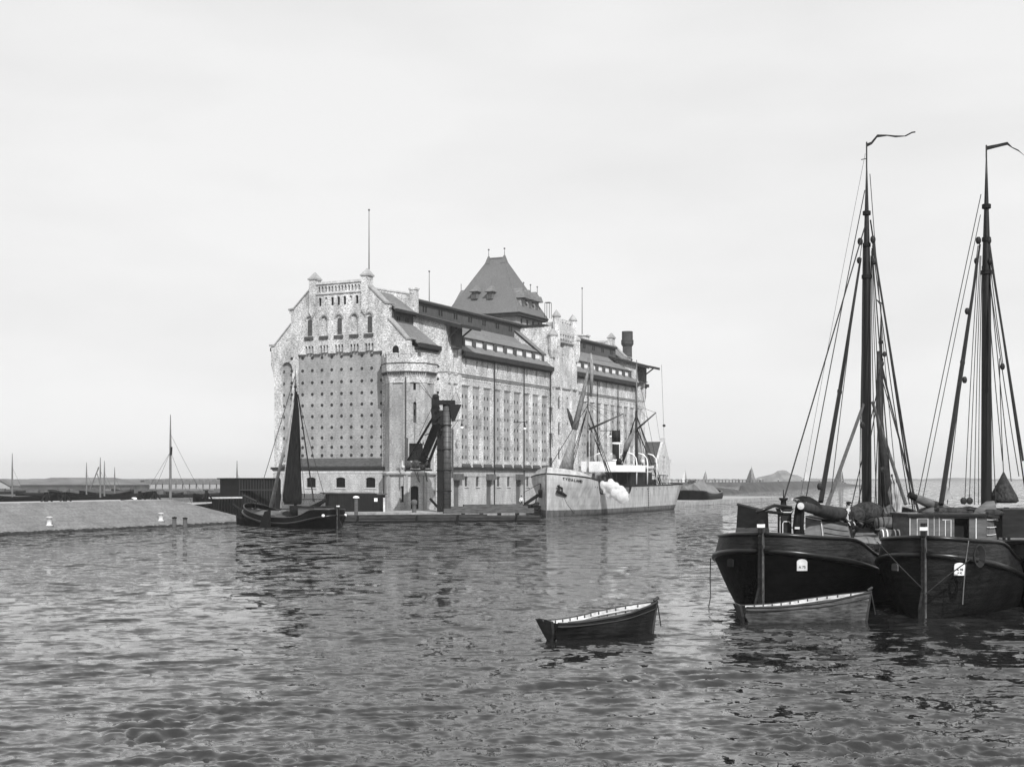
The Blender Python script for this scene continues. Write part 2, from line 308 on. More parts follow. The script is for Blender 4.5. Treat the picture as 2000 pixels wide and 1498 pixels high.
# ------------------------------------------------------------------ grain silo
def silo():
    W, LEN, CY = 22.1, 88.0, 11.05
    T = thing('grain_silo', 'huge brick grain silo with stepped gable, corner tower and long quay wall', 'warehouse', (SX, SY, SZ))
    GM = lambda a, b, d: (d, a, b)                  # gable plane
    LM = lambda a, b, d: (a, d, b)                  # long wall plane, d = y
    part = lambda mb, n, m, p=T, lab=None: tag(mb.build(n, m, p), lab)
    # core masses ------------------------------------------------
    c = MB(S)
    c.box(1.0, LEN-.6, .35, W-.35, 0, 21.4); c.box(1.2, LEN-1.2, 4.0, W-4.0, 21.4, 26.0)
    c.box(7.4, 84, -.9, 3, 0, 21.3)
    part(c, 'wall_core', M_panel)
    # gable wall -------------------------------------------------
    def gable(x0, x1, full):
        hw = [(10.5, 0), (10.5, 17.6), (11.05, 19.6), (11.05, 22.2), (10.4, 22.25), (7.75, 24.95), (7.75, 26.3), (8.0, 26.5), (8.0, 26.95), (7.25, 27.05), (4.6, 29.5), (4.6, 30.35)]
        zc = 20.95
        right = [(CY-h, z) for h, z in hw]; left = [(CY+h, z) for h, z in hw]
        top_r = [p for p in right if p[1] > zc]; top_l = [p for p in left if p[1] > zc]
        wins = [gy(p) for p in (604, 633, 662, 692, 721)]
        if not full:
            o = left[::-1]+right
            m = MB(S); m.plate([(a, b) for a, b in (right+left[::-1])], [], x0, x1, GM); part(m, 'gable_wall', M_brick); return
        # upper skin with notched corbel table along its lower edge
        low = [(CY-11.05, zc)]
        for wy_ in sorted(wins):
            for k in (-1, 0, 1):
                c0 = wy_+k*.5
                low += [(c0-.16, zc if k != -1 else zc-.15), (c0-.16, zc+.95), (c0+.16, zc+.95), (c0+.16, zc if k != 1 else zc-.15)]
        low += [(CY+11.05, zc)]
        low2 = []
        for a, b in low: low2.append((a, b))
        outer = low2+top_l+top_r[::-1]
        holes = [arch(y, gzp(662, 654), 1.02, gzp(662, 615)-gzp(662, 654)) for y in wins]
        small = [gy(p) for p in (625, 637, 649, 661, 673, 685, 697)]
        zs0, zs1 = gzp(661, 596), gzp(661, 579)
        holes += [arch(y, zs0, .44, zs1-zs0) for y in small]
        n = 13; ya, yb = CY-3.4, CY+3.4
        holes += [arch(ya+(yb-ya)*(k+.5)/n, 29.05, .30, .78, 5) for k in range(n)]
        ya0 = gy(773); za0, za1 = gzp(773, 697), gzp(773, 674)
        holes += [arch(ya0, za0+.1, .95, za1-za0-.1)] if za0+.1 > zc else []
        m = MB(S); m.plate(outer, holes, x0, x0+.4, GM); part(m, 'gable_wall', M_brick)
        bk = MB(S); bk.plate([(CY-10.3, 19.5), (CY+10.3, 19.5), (CY+10.3, 22.1), (CY+7.6, 24.9), (CY+7.6, 26.7), (CY+4.5, 29.2), (CY+4.5, 30.25), (CY-4.5, 30.25), (CY-4.5, 29.2), (CY-7.6, 26.7), (CY-7.6, 24.9), (CY-10.3, 22.1)], [], x0+.4, x0+1.0, GM)
        part(bk, 'gable_backing', M_brick)
        db = MB(S); db.box(x0+.36, x0+.395, ya, yb, 28.95, 29.95); part(db, 'balustrade_backing', M_dslate)
        for i, y in enumerate(wins):
            z0 = gzp(662, 654); h = gzp(662, 615)-z0
            if i in (0, 2, 4):
                wd = MB(S); wd.plate(arch(y, z0+.05, .74, h-.4), [], x0+.18, x0+.3, GM); wo_ = part(wd, 'arched_window', M_glass)
                fr = MB(S); fr.plate(arch(y, z0, 1.0, h-.02), [arch(y, z0+.05, .72, h-.42)], x0+.14, x0+.24, GM); part(fr, 'brick_surround', M_brick, wo_)
                gl = MB(S)
                for zz in (.8, 1.4, 2.0): gl.box(x0+.15, x0+.18, y-.3, y+.3, z0+zz, z0+zz+.05)
                gl.box(x0+.15, x0+.18, y-.025, y+.025, z0+.05, z0+h-.5); part(gl, 'glazing_bars', M_board, wo_)
            else:
                bl = MB(S); bl.plate(arch(y, z0, 1.0, h-.02), [], x0+.24, x0+.38, GM); part(bl, 'blind_arch', M_brick)
            sl = MB(S); sl.plate([(y-.68, z0-.42), (y+.68, z0-.42), (y+.68, z0-.06), (y-.68, z0-.06)], [], x0-.22, x0+.1, GM); part(sl, 'window_sill', M_dslate)
            hd = MB(S)
            hd.ring_loft([[(x0-.07, y+rr*math.cos(t), z0+h-.5+rr*math.sin(t)), ] for rr in (1,) for t in (0,)], cap=False) if False else None
            ring = [(x0-.06, t) for t in range(9)]
            for k in range(8):
                t0, t1 = math.pi*k/8, math.pi*(k+1)/8
                zz = z0+h-.51
                i_ = [hd.P((xx, y+r_*math.cos(t), zz+r_*math.sin(t))) for xx in (x0-.07, x0-.002) for r_, t in ((.53, t0), (.53, t1), (.74, t1), (.74, t0))]
                for qf in ((0, 1, 2, 3), (4, 5, 6, 7), (0, 1, 5, 4), (1, 2, 6, 5), (2, 3, 7, 6), (3, 0, 4, 7)): hd.f.append([i_[a] for a in qf])
            part(hd, 'hood_mould', M_panel)
        for i, y in enumerate(small):
            m = MB(S); m.box(x0+.2, x0+.38, y-.21, y+.21, zs0+.02, zs1-.1)
            part(m, 'small_arched_window', M_void if i not in (1, 5) else M_brick)
        m = MB(S); m.plate(arch(ya0, za0-.2, .95, za1-za0+.15), [], x0-.03, x0+.02, GM); part(m, 'arched_opening', M_void)
        # lower wall: recessed panels between pilasters
        P1, P2 = CY-6.75, CY+6.75
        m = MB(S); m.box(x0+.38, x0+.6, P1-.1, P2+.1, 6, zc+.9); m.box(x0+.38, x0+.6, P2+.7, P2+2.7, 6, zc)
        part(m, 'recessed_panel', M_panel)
        m = MB(S)
        m.plate([(P2, 5.6), (CY+10.5, 5.6), (CY+10.5, 17.6), (CY+11.05, 19.6), (CY+11.05, zc-.004), (P2, zc-.004)], [arch(P2+1.65, 6.3, 1.75, 13.6)], x0-.02, x0+.38, GM)
        m.box(x0-.02, x0+.2, P2-.12, P2-.004, 6.2, zc-.1); part(m, 'pilaster_wall', M_brick); m = MB(S)
        m.plate([(CY-10.5, 5.6), (P1, 5.6), (P1, zc-.004), (CY-11.05, zc-.004), (CY-11.05, 19.6), (CY-10.5, 17.6)], [], x0-.02, x0+.38, GM)
        part(m, 'pilaster_wall', M_brick)
        wl = MB(S); zz0, zz1 = gzp(667, 952), gzp(667, 932)
        gw = [gy(p) for p in (609, 666.5, 725)]
        wl.plate(rect(CY-10.6, CY+10.6, 0, 5.15), [arch(y, zz0, 1.5, zz1-zz0, rise=.25) for y in gw], x0-.2, x0+.4, GM); part(wl, 'ground_floor_wall', M_stonebrick)
        for y in gw:
            m = MB(S); m.box(x0+.1, x0+.2, y-.74, y+.74, zz0+.01, zz1-.02); wi = part(m, 'barred_window', M_void)
            m = MB(S)
            for k in range(5): m.box(x0-.06, x0-.03, y-.72, y+.72, zz0+.12+k*.25, zz0+.15+k*.25)
            for k in range(7): m.box(x0-.03, x0, y-.68+k*.225, y-.65+k*.225, zz0+.03, zz1-.22)
            part(m, 'window_bars', M_dark, wi)
            m = MB(S); m.box(x0-.3, x0-.202, y-.9, y+.9, zz0-.16, zz0-.02); part(m, 'window_sill', M_stone, wi)
        m = MB(S)
        m.ring_loft([[(x0+.378, y, 6.75), (x0-.2, y, 5.72), (x0-.2, y, 5.6), (x0+.378, y, 5.6)] for y in (P1+.01, P2-.15)])
        m.ring_loft([[(x0+.378, y, 6.4), (x0-.2, y, 5.72), (x0-.2, y, 5.6), (x0+.378, y, 5.6)] for y in (P2+.78, P2+2.52)])
        part(m, 'slate_apron', M_dslate)
        m = MB(S); m.box(x0-.42, x0+.4, CY-10.7, CY+10.85, 5.28, 5.58); m.box(x0-.3, x0+.1, CY-10.65, CY+10.7, 5.16, 5.277); part(m, 'cornice', M_gutter)
        m = MB(S); m.box(x0-.26, x0-.203, CY-10.6, CY+10.6, 4.75, 4.95); part(m, 'stone_band', M_stone)
        # round vents of the silo cells
        first = None; n = 0
        rows = [696, 721, 745, 768, 790, 812, 834, 854.5, 873, 889]
        cols = [742, 723, 704, 683, 664, 645, 626, 607, 588]
        stuff = MB(S)
        for r_, py in enumerate(rows):
            for px in cols+[570, 551]:
                y = gy(px); z = gzp(664, py)
                xx = x0+.38 if px != 570 else x0-.02
                if n < 100:
                    if first is None:
                        m = MB(); m.tf = lambda a, b, c_: (S(a, b, c_)[0], S(a, b, c_)[1], S(a, b, c_)[2])
                        rr = []
                        for k in range(10):
                            t = 2*math.pi*k/10; rr.append((math.cos(t)*.22, math.sin(t)*.22))
                        m.ring_loft([[(xx-.03, y+a, z+b) for a, b in rr], [(xx-.04+.05, y+a, z+b) for a, b in rr]])
                        first = part(m, 'round_vent', M_vent); base = Vector(S(xx, y, z)); oo = first
                    else:
                        oo = first.copy(); COL.objects.link(oo)
                        oo.location = Vector(S(xx, y, z))-base
                    n += 1
                else:
                    stuff.ring_loft([[(xx-.03, y+.22*math.cos(t), z+.22*math.sin(t)) for t in [2*math.pi*k/10 for k in range(10)]], [(xx+.01, y+.22*math.cos(t), z+.22*math.sin(t)) for t in [2*math.pi*k/10 for k in range(10)]]])
        tag(part(stuff, 'round_vents', M_vent), kind='stuff')
    global M_stonebrick
    M_stonebrick = M_gf
    gable(0, 1.0, True); gable(LEN-1.0, LEN, False)
    # copings, kneelers, pinnacles
    for x0, x1 in ((-.15, 1.15), (LEN-1.1, LEN+.1)):
        for sgn in (-1, 1):
            cp = MB(S)
            for (h0, z0), (h1, z1) in (((10.42, 22.22), (7.74, 24.95)), ((7.27, 27.02), (4.6, 29.5)), ((8.15, 26.9), (7.2, 27.0))):
                cp.ring_loft([[(x, CY+sgn*h0, z0), (x, CY+sgn*h1, z1), (x, CY+sgn*h1, z1+.22), (x, CY+sgn*h0, z0+.22)] for x in (x0, x1)])
            cp.box(x0, x1, CY+sgn*11.3, CY+sgn*10.4, 22.15, 22.4)
            part(cp, 'coping', M_panel)
            pn = MB(S); yc = CY+sgn*4.15
            pn.box(x0-.1, x1, yc-.5, yc+.5, 26.4, 30.8); pc = MB(S); pc.box(x0-.2, x1+.1, yc-.66, yc+.66, 30.8, 31.0)
            pc.frustum((x0+x1)/2, yc, 31.0, 31.9, .75, .66, .06, .06); pn.frustum(x0+.1, yc, 25.7, 26.4, .12, .1, .2, .5)
            pq = part(pn, 'pinnacle', M_brick); part(pc, 'pinnacle_cap', M_panel, pq)
        rl = MB(S); rl.box(x0, x1-.4, CY-3.6, CY+3.6, 30.1, 30.42); rl.box(x0, x1-.8, CY-3.6, CY+3.6, 28.75, 28.92); part(rl, 'parapet_rail', M_stone)
    # roofs -------------------------------------------------------
    def slab(mb, x0, x1, ya, za, yb, zb, t=.22):
        mb.ring_loft([[(x, ya, za), (x, yb, zb), (x, yb, zb-t), (x, ya, za-t)] for x in (x0, x1)])
    mir = lambda y: W-y
    EY, EZ, KY, KZ = -1.95, 21.55, 3.65, 26.2
    for x0, x1 in ((1.1, 6.7), (83.0, LEN-1.0)):
        m = MB(S)
        for g in (lambda y: y, mir):
            slab(m, x0, x1, g(-.55), 21.75, g(3.5), 24.85); slab(m, x0, x1, g(2.9), 26.45, g(6.8), 29.2); slab(m, x0, x1, g(6.8), 29.2, g(11.05), 30.0)
        part(m, 'roof', M_slate)
        m = MB(S)
        m.box(x0, x1, 3.45, 3.9, 24.7, 26.3); cl = part(m, 'clerestory', M_board)
        m = MB(S); m.box(x0, x1, W-3.9, W-3.45, 24.7, 26.3); part(m, 'clerestory', M_board)
        for k in (1.4, 1.9, 3.6, 4.1):
            mm = MB(S); mm.box(x0+k-.12, x0+k+.12, 3.42, 3.46, 25.0, 25.55); part(mm, 'clerestory_window', M_void, cl)
        m = MB(S); m.box(x0-.05, x1, -.95, -.5, 21.2, 21.75); m.box(x0-.05, x1, -.5, -.004, 20.95, 21.2)
        part(m, 'gutter', M_gutter); m = MB(S); m.box(x0-.05, x1, 2.6, 2.95, 26.05, 26.4); part(m, 'gutter', M_gutter)
    m = MB(S); m.box(1.1, 6.6, -.02, .34, 0, 21.2); m.box(83, LEN-1, 0, .35, 0, 21.2); part(m, 'end_bay_wall', M_brick)
    # left side eave sticking out behind the gable
    m = MB(S); m.box(1.1, LEN-1, W+.1, W+1.0, 21.6, 22.1); part(m, 'gutter', M_gutter)
    m = MB(S); m.box(1.1, LEN-1, W-.4, W, 0, 21.3); part(m, 'back_wall', M_brick)
    def wing(x0, x1, nb, vents):
        dx = (x1-x0)/nb
        m = MB(S); slab(m, x0, x1, EY, EZ, KY, KZ); slab(m, x0, x1, mir(0), 21.8, mir(KY), KZ); rf = part(m, 'roof', M_slate)
        m = MB(S); m.box(x0, x1, EY-.3, EY+.06, EZ-.75, EZ-.1); m.box(x0, x1, EY+.06, -1.42, EZ-.95, EZ-.5); part(m, 'gutter', M_gutter)
        # clerestory
        m = MB(S); m.box(x0-3.2, x1+3.0, KY, KY+.4, KZ-.1, 28.1); cl = part(m, 'clerestory', M_board)
        m = MB(S); m.box(x0-3.4, x1+3.1, KY-.35, KY+.5, 28.1, 28.4); part(m, 'clerestory_eave', M_gutter, cl)
        m = MB(S); slab(m, x0-3.4, x1+3.1, KY-.3, 28.55, CY, 29.6, .14); slab(m, x0-3.4, x1+3.1, mir(KY-.3), 28.55, CY, 29.6, .14); part(m, 'upper_roof', M_slate)
        nn = 8
        for k in range(nn):
            xc = x0-3.2+(x1-x0+6.2)*(k+.5)/nn
            for d in (-.35, .35):
                mm = MB(S); mm.box(xc+d-.17, xc+d+.17, KY-.03, KY+.02, 26.95, 27.75); part(mm, 'clerestory_window', M_void, cl)
        # long shed dormer
        dy0 = -.75; z0, z1 = EZ+(dy0-EY)*.83, 23.55
        m = MB(S); m.box(x0+.6, x1-.6, dy0+.1, dy0+.2, z0-.1, z1); dm = part(m, 'dormer_front', M_shutter)
        m = MB(S); slab(m, x0+.4, x1-.4, dy0-.02, z1+.02, 1.6, 25.0, .14); part(m, 'dormer_roof', M_slate, dm)
        m = MB(S); m.box(x0+.4, x1-.4, dy0-.1, dy0+.02, z1-.12, z1+.08); part(m, 'dormer_eave', M_gutter, dm)
        for k in range(nb):
            xc = x0+dx*(k+.55)
            mm = MB(S); mm.box(xc-.3, xc+.3, dy0-.3, dy0+.15, z0-.6, z1-.12); part(mm, 'dormer_post', M_board, dm)
        # wall skin with bays
        PB, PT, ZS = 6.55, 16.9, 18.3
        holes = []; slits = []
        for k in range(nb):
            a0, a1 = x0+dx*k+.42, x0+dx*(k+1)-.42
            o = [(a0, PB), (a1, PB), (a1, PT)]
            nc = 5; st = (a1-a0)/nc
            for j in range(nc):
                b1_ = a1-st*j; o += [(b1_-st*.22, PT), (b1_-st*.22, PT+.75), (b1_-st*.78, PT+.75), (b1_-st*.78, PT)]
            o += [(a0, PT)]
            holes.append(o)
            for j in range(4): holes.append(rect(a0+.3+j*.48, a0+.46+j*.48, PT+1.0, PT+1.16))
            xc = x0+dx*(k+.5); slits.append(xc)
            holes.append(arch(xc, 19.25, .40, 1.35, 5))
        m = MB(S); m.plate(rect(x0, x1, 5.6, 21.1), holes, -1.4, -1.1, LM); part(m, 'bay_wall', M_brick)
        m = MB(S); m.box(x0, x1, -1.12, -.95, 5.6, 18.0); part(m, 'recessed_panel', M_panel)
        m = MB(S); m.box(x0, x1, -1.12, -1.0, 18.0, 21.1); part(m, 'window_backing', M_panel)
        m = MB(S)
        for k in range(nb):
            a0, a1 = x0+dx*k+.43, x0+dx*(k+1)-.43
            m.ring_loft([[(x, -1.12, 6.55), (x, -1.62, 5.72), (x, -1.62, 5.62), (x, -1.12, 5.62)] for x in (a0, a1)])
        part(m, 'slate_apron', M_dslate)
        m = MB(S); m.box(x0, x1, -1.62, -1.403, ZS, ZS+.13); m.box(x0, x1, -1.52, -1.403, ZS-.25, ZS-.003); part(m, 'string_course', M_panel)
        m = MB(S); m.box(x0, x1, -1.9, -1.2, 5.25, 5.6); part(m, 'cornice', M_gutter)
        for xc in slits:
            mm = MB(S); mm.box(xc-.19, xc+.19, -1.18, -1.14, 20.1, 20.5); part(mm, 'slit_window', M_void)
        for xx in (x0+dx*3-.02, x0+dx*6-.02, x1-.25):
            mm = MB(S); mm.tube([(xx, -1.72, 20.6), (xx, -1.72, .3)], .085, 6); part(mm, 'downpipe', M_gutter)
        return dx
    VENT = {'n': 0, 'first': None}
    def cell_vents(x0, x1, nb, stuff):
        dx = (x1-x0)/nb
        for k in range(nb):
            for r_ in range(7):
                z = 15.4-r_*1.4
                for d in (-.5, .5):
                    x = x0+dx*(k+.5)+d
                    if VENT['n'] < 100:
                        if VENT['first'] is None:
                            m = MB(S); m.box(x-.1, x+.1, -1.17, -1.1, z-.22, z+.22); VENT['first'] = part(m, 'cell_vent', M_gutter); VENT['b'] = Vector(S(x, -1.1, z))
                        else:
                            o = VENT['first'].copy(); COL.objects.link(o); o.location = Vector(S(x, -1.1, z))-VENT['b']
                        VENT['n'] += 1
                    else: stuff.box(x-.1, x+.1, -1.17, -1.1, z-.22, z+.22)
    W1, W2 = (11.06, 40.6), (50.3, 78.5)
    wing(*W1, 9, True); wing(*W2, 9, True)
    st = MB(S); cell_vents(*W1, 9, st); cell_vents(*W2, 9, st); tag(part(st, 'cell_vents', M_gutter), kind='stuff')
    # ground floor of the long side
    doors = [(890, 13), (953.5, 10), (1011, 9)]
    wins = [909, 931, 972, 991.5, 1029]
    yg = -1.45
    holes = []
    dl = []; wl = []
    for px, wpx in doors:
        xc = lx(px, yg); holes.append(rect(xc-.85, xc+.85, .05, lz(936, xc, yg))); dl.append(xc)
    for px in wins:
        xc = lx(px, yg); zb = lz(950, xc, yg); holes.append(arch(xc, zb, .95, lz(929, xc, yg)-zb, rise=.35)); wl.append((xc, zb, lz(929, xc, yg)))
    x = wl[-1][0]+4.2
    while x < 82:                                     # the same rhythm goes on behind the steamer
        holes.append(arch(x, wl[0][1], .95, wl[0][2]-wl[0][1], rise=.35)); wl.append((x, wl[0][1], wl[0][2])); x += 4.2
    m = MB(S); m.plate(rect(6.7, 83, 0, 5.25), holes, yg-.15, yg+.4, LM); part(m, 'ground_floor_wall', M_gf)
    for xc in dl:
        zt = lz(936, xc, yg)
        m = MB(S); m.box(xc-.85, xc+.85, yg+.05, yg+.12, .05, zt-.02); d = part(m, 'door', M_door)
        m = MB(S); m.box(xc-1.0, xc+1.0, yg-.75, yg-.155, zt-.1, zt+.75); part(m, 'canopy_box', M_door, d)
        m = MB(S); m.box(xc-1.0+2.0, xc+2.6, yg-.4, yg-.3, zt+.3, zt+.42); part(m, 'door_rail', M_board, d)
        m = MB(S); m.box(xc-1.3, xc+1.3, yg-1.2, yg-.16, 0, .15); part(m, 'door_step', M_stone, d)
    for xc, zb, zt in wl:
        m = MB(S); m.box(xc-.47, xc+.47, yg+.02, yg+.08, zb+.01, zt-.02); wi = part(m, 'window', M_glass)
        m = MB(S)
        for k in range(1, 4): m.box(xc-.46, xc+.46, yg-.02, yg+.015, zb+k*.36, zb+k*.36+.04)
        m.box(xc-.02, xc+.02, yg-.03, yg-.022, zb, zt-.2); part(m, 'glazing_bars', M_board, wi)
        m = MB(S); m.box(xc-.6, xc+.6, yg-.28, yg-.155, zb-.14, zb-.02); part(m, 'window_sill', M_stone, wi)
    m = MB(S); m.box(6.7, 83, yg-.2, yg-.153, 4.3, 4.42); part(m, 'stone_band', M_panel)
    # cross blocks with the hoist roofs
    for x0, x1 in ((6.7, 11.06), (78.5, 83.0)):
        m = MB(S)
        m.ring_loft([[(x, -1.395, .02), (x, 4.0, .02), (x, 4.0, 26.1), (x, -1.395, 24.85)] for x in (x0+.4, x1)])
        if x0 < 50:
            holes = []
            m.plate([(-1.4, 0), (KY+.3, 0), (KY+.3, 26.2), (-1.4, 24.9)], [], x0, x0+.4, GM)
        else: m.box(x0, x0+.4, -1.4, 4, 0, 24.85)
        part(m, 'cross_block', M_brick)
        m = MB(S)
        for b0 in (x0+1.45, x1-.9): m.box(b0, b0+.55, -1.62, -1.4, 5.6, 23.5)
        m.box(x0, x0+.5, -1.6, -1.4, 5.6, 24.6); m.box(x1-.42, x1-.002, -1.6, -1.4, 5.6, 24.5)
        m.box(x0+.5, x1-.42, -1.55, -1.4, 16.9, 18.0)
        part(m, 'buttress', M_brick)
        m = MB(S); slab(m, x0-.5, x1+.5, -4.2, 24.45, KY+.5, 26.75, .28); rr = part(m, 'hoist_roof', M_board)
        m = MB(S); m.box(x0-.55, x1+.55, -4.32, -4.1, 24.1, 24.5); slab(m, x0-.56, x0-.4, -4.2, 24.4, KY+.5, 26.7, .5); part(m, 'hoist_roof_edge', M_gutter)
        m = MB(S); m.box(x0+1.3, x1-1.2, -2.35, -1.62, 21.6, 24.9); part(m, 'hoist_hood', M_board)
        for xx in (x0+.6, x1-.6):
            m = MB(S); m.tube([(xx, -1.6, 23.0), (xx, -3.6, 24.4)], .13, 5); part(m, 'roof_bracket', M_board)
        m = MB(S); m.box(x0+1.9, x1-1.7, -1.7, -1.42, 20.8, 21.0); part(m, 'window_sill', M_stone)
        for zz in (19.0,):
            m = MB(S); m.box(x0+2.0, x0+2.4, -1.43, -1.38, zz, zz+1.7); part(m, 'slit_window', M_gutter)
        m = MB(S); m.box(x0, x1, -1.68, -1.603, 18.3, 18.43); m.box(x0-.1, x0-.003, -1.68, 1.0, 18.3, 18.43); part(m, 'string_course', M_panel)
        if x0 < 50:
            # parapet above the end bay roof
            m = MB(S); m.plate([(3.3, 24), (W-3.3, 24), (W-3.3, 28.9), (CY, 30.4), (3.3, 28.9)], [], x0-.05, x0+.45, GM); part(m, 'roof_parapet', M_brick)
            m = MB(S); m.box(x0-.15, x0+.6, 3.0, 4.0, 26.5, 29.6); m.box(x0-.25, x0+.7, 2.9, 4.1, 29.6, 29.85); part(m, 'parapet_pier', M_brick)
            m = MB(S)
            for a, b, za, zb in ((3.3, CY, 28.9, 30.4), (CY, W-3.3, 30.4, 28.9)): m.ring_loft([[(x, a, za), (x, b, zb), (x, b, zb+.2), (x, a, za+.2)] for x in (x0-.15, x0+.55)])
            m.box(x0-3, x0-1.8, CY-2.2, CY-1.3, 29, 31.0); part(m, 'coping', M_stone)
            rowz = [lz(p, x0, 0) for p in (683, 696, 719, 745, 768)]
            for zz in (19.1, 17.4, 15.6, 13.9, 12.2, 10.5, 8.8, 7.3):
                m = MB(S); m.ring_loft([[(xx, -.35+.2*math.cos(t), zz+.2*math.sin(t)) for t in [2*math.pi*k/10 for k in range(10)]] for xx in (x0-.03, x0+.02)]); part(m, 'side_vent', M_vent)
        m = MB(S); m.box(x0, x1, -1.95, -1.2, 5.25, 5.6); part(m, 'cornice', M_gutter)
    # centre block --------------------------------------------------
    c0, c1, yf = 40.6, 50.3, -1.95
    zz = lambda py: lz(py, 45.5, yf)
    m = MB(S)
    holes = []
    def hole(px0, px1, py0, py1, f=arch, **k):
        a0, a1 = lx(px0, yf), lx(px1, yf); holes.append(arch((a0+a1)/2, zz(py1), a1-a0, zz(py0)-zz(py1), 6, **k) if f is arch else rect(a0, a1, zz(py1), zz(py0)))
    for py0, py1 in ((772, 800), (822, 850), (872, 897)):
        hole(1090, 1099.5, py0, py1); hole(1078, 1082, py0+3, py1-2); hole(1107, 1110, py0+3, py1-2)
    hole(1091.5, 1094.3, 693, 747); hole(1098.5, 1101, 693, 700)
    hole(1091, 1102, 673, 680, None)
    for k in range(5): hole(1090+k*2.6, 1091.6+k*2.6, 650, 662)
    m.plate([(c0, 0), (c1, 0), (c1, 26.1), (48.8, 26.1), (48.8, 28.9), (42.3, 28.9), (42.3, 26.1), (c0, 26.1)], holes, yf, yf+.45, LM); part(m, 'centre_front', M_brick)
    m = MB(S); m.box(c0+.45, c1, yf+.451, 3.8, 0, 26.0); m.box(42.3, 48.8, yf+.45, 0, 26, 28.8); m.box(c0, c0+.45, yf+.45, 3.8, 0, 27.9); m.box(c0+.5, c1, -.4, 3.8, 26.0, 27.9); part(m, 'centre_block', M_brick)
    m = MB(S); m.box(c0+.6, c1-.3, yf+.40, yf+.448, 5, 25.6); part(m, 'dark_recess', M_panel)
    m = MB(S)
    for a0, a1, z0, z1 in ((44.0, 45.7, 13.7, 15.0), (44.0, 45.7, 10.0, 11.2)): m.box(a0, a1, yf+.36, yf+.395, z0, z1)
    part(m, 'loading_hatch', M_void)
    m = MB(S); m.box(c0-.1, c1, -.5, 3.9, 27.9, 28.3); part(m, 'flat_roof_edge', M_gutter)
    m = MB(S); m.box(c0-.05, c1+.05, yf-.2, yf-.003, 18.3, 18.5); part(m, 'string_course', M_panel); m = MB(S); m.box(42.2, 48.9, yf-.3, yf-.003, 25.6, 25.85); part(m, 'string_course', M_panel)
    m = MB(S)
    for xx in (42.3, 48.4): m.box(xx, xx+.5, yf-.35, yf-.003, 18.5, 28.9)
    for xx in (40.6, 43.2, 47.4, 49.8): m.box(xx, xx+.5, yf-.25, yf-.003, 0, 18.3)
    for k in range(7): m.box(42.5+k*.95, 42.95+k*.95, yf-.3, yf-.003, 26.2, 26.9); 
    m.box(42.3, 48.8, yf-.32, yf-.003, 26.9, 27.3)
    for k in range(6): m.box(43.1+k*1.0, 43.6+k*1.0, yf-.1, yf+.4, 28.9, 29.4)
    part(m, 'corbelled_parapet', M_brick)
    for xx, z0, z1, r_ in ((42.3, 26.0, 29.9, .62), (48.8, 26.0, 29.9, .62), (40.9, 24.2, 26.8, .75), (50.0, 24.2, 26.8, .75)):
        m = MB(S); m.lathe(xx, yf+.1, [(r_*.6, z0-1.2), (r_, z0), (r_, z1-.4), (r_*1.0, z1-.35)], 8); pq = part(m, 'pinnacle', M_brick); m = MB(S); m.lathe(xx, yf+.1, [(r_*.9, z1-.4), (r_*1.2, z1-.35), (r_*1.2, z1-.15), (.05, z1+.8)], 8); part(m, 'pinnacle_cap', M_panel, pq)
    # raised verge between wing roof and centre block
    for x0, x1 in ((38.4, 40.6), (50.3, 51.6)):
        m = MB(S); slab(m, x0+.15, x1, -.9, 23.55, KY, 27.3, .2); part(m, 'raised_roof', M_slate)
        m = MB(S); slab(m, x0, x0+.18, -1.0, 23.5, KY, 27.3, .35); part(m, 'raised_verge', M_gutter)
        m = MB(S); slab(m, x0+.02, x1, -.9, 23.2, KY, 26.95, 1.2); part(m, 'raised_wall', M_brick)
    # pyramid tower ---------------------------------------------------
    x0, x1, y0, y1, ze = 40.0, 51.0, 3.6, 17.1, 30.4
    m = MB(S); m.box(x0+.7, x1-.7, y0+.7, y1-.7, 24, ze-.3); tw = part(m, 'tower_wall', M_panel)
    for k in range(4):
        mm = MB(S); mm.box(x0+2+k*2.2, x0+2.5+k*2.2, y0+.66, y0+.71, 28.4, 29.6); part(mm, 'tower_slit', M_gutter)
    m = MB(S); m.box(x0, x1, y0, y1, ze-.55, ze-.15); m.box(x0-.12, x1+.12, y0-.12, y1+.12, ze-.15, ze); part(m, 'tower_eave', M_gutter)
    xm, ya, yb, zr = (x0+x1)/2, 9.0, 11.7, 40.2
    m = MB(S)
    B = [(x0, y0, ze), (x1, y0, ze), (x1, y1, ze), (x0, y1, ze)]
    A_, C_ = (xm, ya, zr), (xm, yb, zr)
    m.face([B[0], B[1], A_]); m.face([B[1], B[2], C_, A_]); m.face([B[2], B[3], C_]); m.face([B[3], B[0], A_, C_]); tr = part(m, 'tower_roof', M_pyr)
    m = MB(S)
    for b_, a_ in zip(B, (A_, A_, C_, C_)): m.tube([b_, a_], .07, 4)
    part(m, 'hip_ridges', M_slate, tr)
    for yy in (ya-.1, yb+.1):
        m = MB(S); m.frustum(xm, yy, zr-1.1, zr-.9, .62, .45, .62, .45); m.frustum(xm, yy, zr-.9, zr+.35, .6, .42, .12, .1); m.tube([(xm, yy, zr+.2), (xm, yy, zr+1.5)], .07, 5, .03); m.sphere((xm, yy, zr+1.45), .16, 6, 5); part(m, 'finial', M_pyr, tr)
    m = MB(S); m.box(xm-.15, xm+.15, ya, yb, zr-.1, zr+.08); part(m, 'ridge_cap', M_slate, tr)
